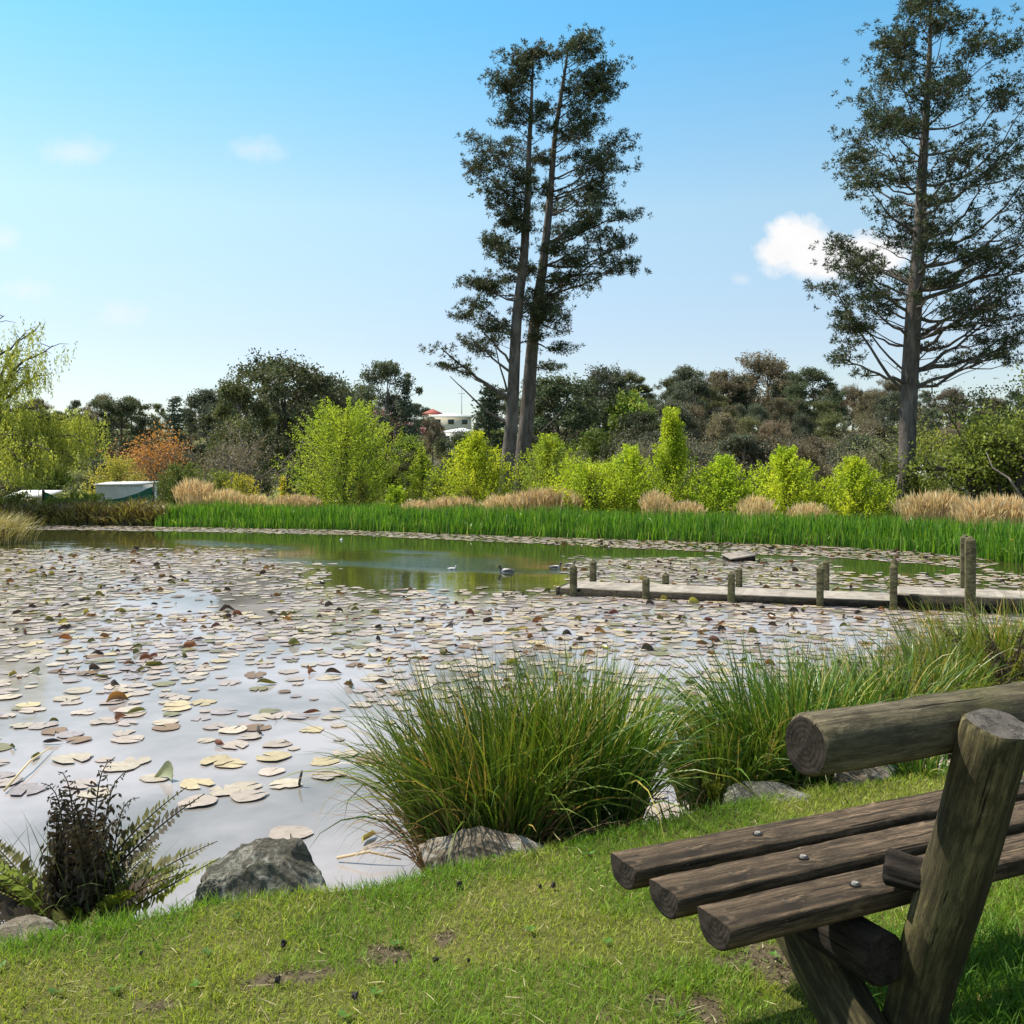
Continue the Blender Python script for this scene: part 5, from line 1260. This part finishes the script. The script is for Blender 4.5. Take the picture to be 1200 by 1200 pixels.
# left side -------------------------------------------------------------------
bare('orange_tree', 188, 50, 4.5, 'twiggy tree with sparse orange leaves above the white shed', 811, M['orange'], 1500, .5, .13, 5, cat='tree', bark=M['bark_pale'], rad0=.05)
bare('orange_tree', 160, 56, 4.0, 'smaller orange brown twiggy tree left of the brighter one', 812, M['orange'], 500, .5, .13, 5, cat='tree', bark=M['bark_pale'], rad0=.05)
bare('bare_tree', 300, 52, 5.4, 'bare brown twiggy tree under the umbrella shaped dark tree', 813, M['gum_brown'], 2200, .5, .13, 4, bark=M['bark_pale'])
bare('bare_tree', 248, 54, 4.6, 'bare brown twiggy tree behind the olive shrub', 814, M['gum_brown'], 1800, .5, .13, 4, bark=M['bark_pale'])
bare('bare_tree', 372, 50, 4.6, 'bare grey twiggy tree close behind the largest lime tree', 815, M['gum_brown'], 900, .5, .12, 4, bark=M['bark_dark'])
bare('bare_tree', 700, 55, 4.4, 'bare pale limbed tree right of the twin pines', 816, M['gum_olive'], 1200, .5, .13, 4, bark=M['bark_pale'])
for k, (a, b, c) in enumerate(((770, 62, 5.6), (832, 66, 5.8), (880, 60, 5.2), (955, 64, 6.0), (1020, 58, 5.2), (905, 74, 7.0), (640, 60, 4.8), (990, 72, 7.2), (800, 72, 7.0))):
    bare('bare_tree', a, b, c, ('twiggy brown tree ' if b < 70 else 'taller twiggy tree farther back ')+min(LM, key=lambda q_: abs(q_[0]-a))[1]+(', pale limbed' if k in (2, 3) else ''), 850+k, M['gum_brown'], 2600, .45, .15, 3, bark=M['bark_pale'], cl=.4, rad0=.09)
lime_tree('shrub', 138, 537, 34, 8, 'rounded yellow green bush over the white shed roof', 640, M['willow'], prof='round', nleaf=5000, group=None, cat='shrub')
def willow(px, d, H, label, seed, limbs, spread):
    r = np.random.default_rng(seed); x0 = (px-600)/F*d; zb = ground_z(x0, d)-.1; b0 = np.array([x0, d, zb]); rt = thing('willow', b0, label, 'willow tree'); tb = MB(); C, D_, W_ = [], [], []
    tube(tb, [(0, 0, 0), (.1, 0, H*.15), (.2, .1, H*.3), (.25, .1, H*.45)], [.34, .28, .24, .18], 10)
    for (xe, ye, dz, dens, sl) in limbs:
        tip = at(xe, ye, d+dz)-b0; p0 = np.array([.15, .05, H*r.uniform(.2, .42)]); pa = curve(p0, tip, -.55, 10, r, .08)
        tube(tb, pa, np.linspace(.10, .015, 10), 6, cap=False)
        for k in range(int(21*dens)):
            t = r.uniform(.35, 1)*9; i0 = min(int(t), 8); q0 = pa[i0]+(pa[i0+1]-pa[i0])*(t-i0); q1 = q0+np.array([r.normal(0, spread), r.normal(0, spread), r.uniform(-.1, .35)])
            tube(tb, [q0, (q0+q1)/2+[0, 0, .08], q1], [.016, .012, .006], 4, cap=False)
            for s in range(5):
                ln = sl*r.uniform(.45, 1.1); m = int(ln*26); z = np.linspace(0, ln, m); a_ = r.uniform(0, 6.28); st = q1+r.normal(0, .14, 3)
                c = st+np.stack([np.cos(a_)*.18*np.sqrt(z), np.sin(a_)*.18*np.sqrt(z), -z], 1)+r.normal(0, .03, (m, 3)); C.append(c); D_.append(nrm(r.normal(0, .5, (m, 3))+np.array([0, 0, -1.]))); W_.append(np.full(m, r.uniform(.65, 1.3)))
    C = np.concatenate(C); D_ = np.concatenate(D_); n = len(C); w = np.concatenate(W_)*r.uniform(.75, 1.2, n)
    lb = MB(); cards(lb, C, D_, .13*r.uniform(.7, 1.2, n), .04, np.ones((n, 3))*w[:, None], r=r); tb.build('trunk', M['bark_dark'], rt, True); lb.build('crown', M['willow'], rt)
willow(-50, 37.5, 8.0, 'drooping yellow green willow at the left frame edge', 820,
       [(25, 395, -1, .9, .8), (62, 405, 0, .7, .8), (48, 378, 1, .5, .6), (35, 430, 0, .9, .9), (55, 440, 1, .8, .9), (5, 370, -1, .4, .6), (20, 440, 1, .7, .9), (-20, 400, 0, 1, 1), (40, 480, -1.5, 1.2, 1.2), (75, 490, 0, 1.4, 1.3), (105, 492, 1, 1.4, 1.5), (118, 500, 2, 1.4, 1.6), (20, 510, -2, 1.3, 1.2),
        (60, 530, -2.5, 1.1, 1.0), (90, 540, -1, 1.2, 1.0), (0, 490, 0, 1.3, 1.3), (-40, 480, 0, 1.2, 1.3), (35, 550, -3, 1.0, .9), (70, 505, 1.5, 1.3, 1.4), (10, 545, -2, 1.0, .9), (100, 520, -.5, 1.2, 1.1), (-60, 430, 1, 1.2, 1.3), (-110, 450, 0, 1.2, 1.4)], .35)
# fern hedge on the far left bank
n = 9000; hx_ = rng.uniform(-19.5, -12.1, n); hd = rng.uniform(0, 1, n); hy_ = np.interp(hx_, [-21, -16.6, -11.9], [34.8, 35.5, 34.6])+hd*1.7-.35
hgt = (.32+.42*fbm(hx_*1.1, hy_, 99, 3)); hcol = np.array([(.25, .22, .05), (.14, .10, .04), (.30, .30, .07), (.07, .06, .03)])[rng.choice(4, n, p=[.3, .3, .22, .18])]*rng.uniform(.7, 1.3, (n, 1))
mb = MB(); blades(mb, np.stack([hx_, hy_, np.maximum(height(hx_, hy_), WZ)-.02], 1), rng.uniform(0, 6.28, n), rng.uniform(.05, .6, n), rng.uniform(.3, 1.6, n), hgt*rng.uniform(.7, 1.4, n), rng.uniform(.03, .07, n), hcol, 4)
o = mb.build('bank_ferns', M['tussock']); tag(o, 'low brown and olive ferns along the far left shore', 'ferns', None, 'stuff')
# sandy grass at the left frame edge
p_ = onz(0, 640, WZ)
def dry_tuft(x, y, label, seed, n=900, L=.95, w=.6):
    r = np.random.default_rng(seed); rt = thing('sedge', (x, y, WZ), label, 'sedge'); b_ = np.stack([r.normal(0, w*.4, n), r.normal(0, w*.4, n), np.full(n, -.02)], 1); az = np.arctan2(b_[:, 1], b_[:, 0])+r.normal(0, .8, n)
    mb = MB(); blades(mb, b_, az, r.uniform(.05, .5, n), r.uniform(.4, 1.6, n), L*r.uniform(.6, 1.1, n), .025, np.array([(.42, .34, .14), (.3, .28, .09), (.5, .42, .22)])[r.choice(3, n)]*r.uniform(.7, 1.2, (n, 1)), 5, r=r); mb.build('blades', M['tussock'], rt)
dry_tuft(-14.3, 26.6, 'straw coloured sedge clump at the left frame edge in the water', 831, 1600, 1.0, 1.0)
dry_tuft(-16.2, 27.5, 'sedge clump beyond the left frame edge', 832, 1000, 1.0, 1.2)
# olive shrubs beneath the willow, to the shed
for k, (a, b, c, l) in enumerate(((20, 578, 26, 'low olive shrub under the willow at the left edge'), (70, 584, 24, 'low olive shrub in front of the green netting'), (108, 580, 22, 'olive shrub just left of the white shed'), (-30, 570, 34, 'olive shrub beyond the left edge'))):
    lime_tree('shrub', a, b, c, 3.2, l, 650+k, M['olive_shrub'], prof='round', nleaf=2200, group=None, cat='shrub')

# ------------------------------------------------------------------ buildings
M['white_wall'] = plain('white_wall', (.72, .7, .66), .7, .08, 3); M['cream_wall'] = plain('cream_wall', (.6, .54, .42), .8, .1, 2)
M['roof_pale'] = plain('pale_roof', (.62, .62, .6), .6, .1, 2); M['roof_red'] = plain('red_roof', (.32, .075, .055), .7, .2, 3); M['roof_grey'] = plain('grey_roof', (.4, .41, .42), .6, .1, 2)
M['glass_dark'] = plain('window_glass', (.03, .035, .04), .12, .1, 2, .6)
M['net'] = plain('green_tarp', (.02, .13, .075), .7, .3, 5)
def house(px, py_eave, d, w, dep, hw, roof_h, label, wall, roofm, rz=0, nwin=3, name='house'):
    p_ = at(px, py_eave, d); rt = thing(name, (p_[0], d, p_[2]-hw), label, 'house' if name == 'house' else name, rz=rz)
    mb = MB(); box(mb, (0, 0, hw/2-1), (w, dep, hw+2)); mb.build('wall', wall, rt)
    ov = .4; mb = MB(); a, b = w/2+ov, dep/2+ov; hi = hw+roof_h; k = max(.1, a-b)
    v = [(-a, -b, hw), (a, -b, hw), (a, b, hw), (-a, b, hw), (-k, 0, hi), (k, 0, hi), (-a, -b, hw-.18), (a, -b, hw-.18), (a, b, hw-.18), (-a, b, hw-.18)]
    mb.add(v, [[0, 1, 5, 4], [2, 3, 4, 5], [6, 7, 1, 0], [7, 8, 2, 1], [8, 9, 3, 2], [9, 6, 0, 3], [9, 8, 7, 6]]); mb.f.append(np.array([[1, 2, 5], [3, 0, 4]])); mb.m.append(np.zeros(2, int)); mb.build('roof', roofm, rt)
    for q in range(nwin):
        x_ = -w/2+w*(q+.5)/nwin; mb = MB(); box(mb, (x_, -dep/2-.02, hw*.55), (w/nwin*.5, .08, hw*.42)); wn = mb.build('window', M['white_wall'], rt)
        mb = MB(); box(mb, (x_, -dep/2-.07, hw*.55), (w/nwin*.42, .03, hw*.34)); mb.build('pane', M['glass_dark'], wn)
    return rt
house(527, 489, 195, 8.0, 7, 2.4, .8, 'upper pale roofed house on the hill left of the twin pines', M['cream_wall'], M['roof_pale'], R(8))
house(541, 507, 150, 5.6, 5, 2.3, .7, 'lower white house half hidden below the pale roofed one', M['white_wall'], M['roof_pale'], R(-6))
house(507, 485, 200, 3.2, 4, 2.2, 1.0, 'small red roofed house left of the pale roofed house', M['cream_wall'], M['roof_red'], R(4), 1)
house(716, 504, 145, 6.5, 6, 2.2, 1.1, 'grey roofed house among trees right of the twin pines', M['white_wall'], M['roof_grey'], R(-8))
house(1085, 560, 62, 3.4, 4, 2.2, 1.0, 'pale house wall glimpsed behind the solitary right pine', M['white_wall'], M['roof_grey'], R(5), 2)
# mast on the hill
mp = at(541, 487, 205); pole = thing('pole', (mp[0], 205, mp[2]-5), 'thin grey mast on the skyline above the pale roofed house', 'pole')
mb = MB(); tube(mb, [(0, 0, -1), (0, 0, 5), (0, 0, 11.5)], [.13, .1, .06], 6); mb.build('post', M['roof_grey'], pole)
mb = MB(); box(mb, (0, 0, 9.6), (1.5, .1, .1)); mb.build('crossarm', M['roof_grey'], pole)
# shed and tarps on the left shore
sd_ = 40.5; p_ = at(149, 590, sd_); zg = ground_z(p_[0], sd_)
shed = thing('shed', (p_[0], sd_, zg), 'low white ribbed metal shed on the far left bank', 'shed', rz=R(-4))
H_ = CZ-(567-HOR)/F*sd_-zg; mb = MB(); xs_ = np.linspace(-.95, .95, 77); zz = np.array([0, H_]); off = .02*np.sign(np.sin(np.arange(77)*np.pi/2+.3))
v = np.array([(x_, -.8+o_, z_) for z_ in zz for x_, o_ in zip(xs_, off)]); mb.add(v, [[k, k+1, 77+k+1, 77+k] for k in range(76)])
box(mb, (0, 0, H_/2-.02), (1.88, 1.5, H_)); mb.build('wall', M['white_wall'], shed)
mb = MB(); box(mb, (0, 0, H_+.03), (1.98, 1.75, .04), rot=Matrix.Rotation(R(3), 4, 'X')); mb.build('roof', M['roof_pale'], shed)
def tarp(px0, px1, y0, y1, d, label, seed, post=True):
    r = np.random.default_rng(seed); a = at(px0, y1, d); b = at(px1, y1, d); nx, nz = 24, 8; top0 = at(px0, y0[0], d)[2]; top1 = at(px1, y0[1], d)[2]; zb = ground_z((a[0]+b[0])/2, d)
    U, V = np.meshgrid(np.linspace(0, 1, nx), np.linspace(0, 1, nz), indexing='ij'); tz = top0*(1-U)+top1*U-.25*(b[0]-a[0])*U*(1-U)
    v = np.stack([a[0]+(b[0]-a[0])*U, d+.06*np.sin(U*19+seed)*V+.05*np.sin(U*41), zb+(tz-zb)*V], -1).reshape(-1, 3); v2 = v+np.array([0, .012, 0])
    f = [[i*nz+j, (i+1)*nz+j, (i+1)*nz+j+1, i*nz+j+1] for i in range(nx-1) for j in range(nz-1)]
    c0 = np.array([(a[0]+b[0])/2, d, zb]); rt = thing('tarp', c0, label, 'tarp'); mb = MB(); mb.add(v-c0, f); mb.add(v2-c0, [q[::-1] for q in f]); mb.build('sheet', M['net'], rt, True)
    for x_, z_ in ((a[0], top0), (b[0], top1)):
        mb = MB(); tube(mb, [np.array([x_, d, zb-.2])-c0, np.array([x_, d, z_+.1])-c0], .035, 7); mb.build('post', M['bark_dark'], rt)
tarp(122, 180, (586, 569), 600, 38.6, 'dark green tarp slung in front of the white shed', 1)
tarp(50, 82, (574, 588), 597, 39.0, 'dark green tarp under the willow left of the shed', 2)
p_ = at(40, 590, 41); zg = ground_z(p_[0], 41)
sh2 = thing('lean_to', (p_[0], 41, zg), 'pale low lean-to roof under the willow', 'shed'); mb = MB(); box(mb, (0, 0, .35), (1.3, 1.2, .7)); mb.build('wall', M['cream_wall'], sh2)
mb = MB(); box(mb, (0, -.05, .80), (1.7, 1.6, .07), rot=Matrix.Rotation(R(8), 4, 'X')); mb.build('roof', M['white_wall'], sh2)

# ------------------------------------------------------------------ sky, sun, camera
SUN_EL, SUN_AZ = R(57), R(-66)          # azimuth measured from +Y towards +X: sun on the left, mostly ahead
wd = bpy.data.worlds.new('World'); scene.world = wd; wd.use_nodes = True
nt = wd.node_tree; nt.nodes.clear()
W = NT.__new__(NT); W.t = nt; W.m = None; W.out = W.n('ShaderNodeOutputWorld')
sky = W.n('ShaderNodeTexSky', sky_type='NISHITA', sun_disc=False, sun_elevation=SUN_EL, sun_rotation=SUN_AZ, air_density=1.0, dust_density=.6, ozone_density=2.0)
dirv = W.n('ShaderNodeTexCoord').outputs['Generated']; sp = W.n('ShaderNodeSeparateXYZ', {0: dirv})
yy = W.math('MAXIMUM', sp.outputs[1], .02); U_ = W.math('DIVIDE', sp.outputs[0], yy); V_ = W.math('DIVIDE', sp.outputs[2], yy)
uv = W.n('ShaderNodeCombineXYZ', {0: U_, 1: V_, 2: 0.0}).outputs[0]
n1 = W.noise(uv, 26, 7, .6, .2); n2 = W.noise(uv, 70, 5, .6)
def puff(px, py, rx, ry):
    du = W.math('DIVIDE', W.math('SUBTRACT', U_, (px-600)/F), rx/F); dv = W.math('DIVIDE', W.math('SUBTRACT', V_, (HOR-py)/F), ry/F)
    return W.math('SUBTRACT', 1.0, W.math('SQRT', W.math('ADD', W.math('MULTIPLY', du, du), W.math('MULTIPLY', dv, dv))))
def total(ps):
    v = puff(*ps[0])
    for q in ps[1:]: v = W.math('MAXIMUM', v, puff(*q))
    return v
dn = W.math('ADD', W.math('MULTIPLY', W.math('SUBTRACT', n1, .5), 2.6), W.math('MULTIPLY', W.math('SUBTRACT', n2, .5), 1.2))
big = W.math('ADD', total([(938, 282, 50, 34), (965, 300, 96, 36), (1015, 298, 66, 34), (912, 295, 38, 26)]), W.math('MULTIPLY', dn, .38))
m1 = W.ramp(big, [(.05, 0), (.5, 1)])
sm = W.math('ADD', total([(2, 280, 22, 18), (28, 340, 34, 16), (92, 178, 52, 20), (300, 175, 44, 18), (150, 366, 44, 18), (870, 328, 12, 9)]), W.math('MULTIPLY', dn, .6))
m2 = W.math('MULTIPLY', W.ramp(sm, [(.0, 0), (1.3, 1)]), .4)
# higher broken cloud above the picture
el = sp.outputs[2]
up = W.noise(W.n('ShaderNodeMapping', {0: dirv, 3: (1.6, 1.6, 3)}).outputs[0], 1.6, 6, .6, .4)
m3 = W.math('MULTIPLY', W.ramp(el, [(.46, 0), (.56, 1)]), W.ramp(up, [(.36, 0), (.58, 1)]))
mk = W.math('MAXIMUM', W.math('MAXIMUM', m1, m2), W.math('MULTIPLY', m3, .85))
tint = W.ramp(sp.outputs[2], [(.0, (.62, .62, .62)), (.129, (.74, .68, .65)), (.2526, (.88, .886, .74)), (.419, (.45, .907, .914)), (.6, (.45, .85, .9))])
skc = W.mix(1.0, W.mix(1.0, sky.outputs[0], tint, 'MULTIPLY'), (1.4, 1.4, 1.4), 'MULTIPLY')
cloud = W.mix(n1, (5.2, 5.25, 5.4), (6.3, 6.2, 6.1))
colw = W.mix(mk, skc, cloud)
bg = W.n('ShaderNodeBackground', {0: colw, 1: .092}); nt.links.new(bg.outputs[0], W.out.inputs[0])
sl = bpy.data.lights.new('Sun', 'SUN'); sl.energy = 4.0; sl.angle = R(.6); sl.color = (1, .95, .86)
so = bpy.data.objects.new('Sun', sl); COL.objects.link(so)
sdir = Vector((math.sin(SUN_AZ)*math.cos(SUN_EL), math.cos(SUN_AZ)*math.cos(SUN_EL), math.sin(SUN_EL)))
so.rotation_euler = sdir.to_track_quat('Z', 'Y').to_euler(); so.location = (0, 0, 60)
cam = bpy.data.cameras.new('Camera'); co = bpy.data.objects.new('Camera', cam); COL.objects.link(co)
co.location = (0, 0, CZ); co.rotation_euler = (R(90), 0, 0); cam.sensor_width = 36; cam.lens = F/1200*36; cam.shift_y = -(600-HOR)/1200
cam.clip_start = .05; cam.clip_end = 6000; scene.camera = co
scene.render.engine = 'CYCLES'; scene.render.resolution_x = scene.render.resolution_y = 1024
scene.cycles.max_bounces = 5; scene.cycles.diffuse_bounces = 2; scene.cycles.transmission_bounces = 4; scene.cycles.glossy_bounces = 3
vs = scene.view_settings; vs.view_transform = 'Standard'; vs.look = 'None'; vs.gamma = 1; vs.use_curve_mapping = False; vs.exposure = .90
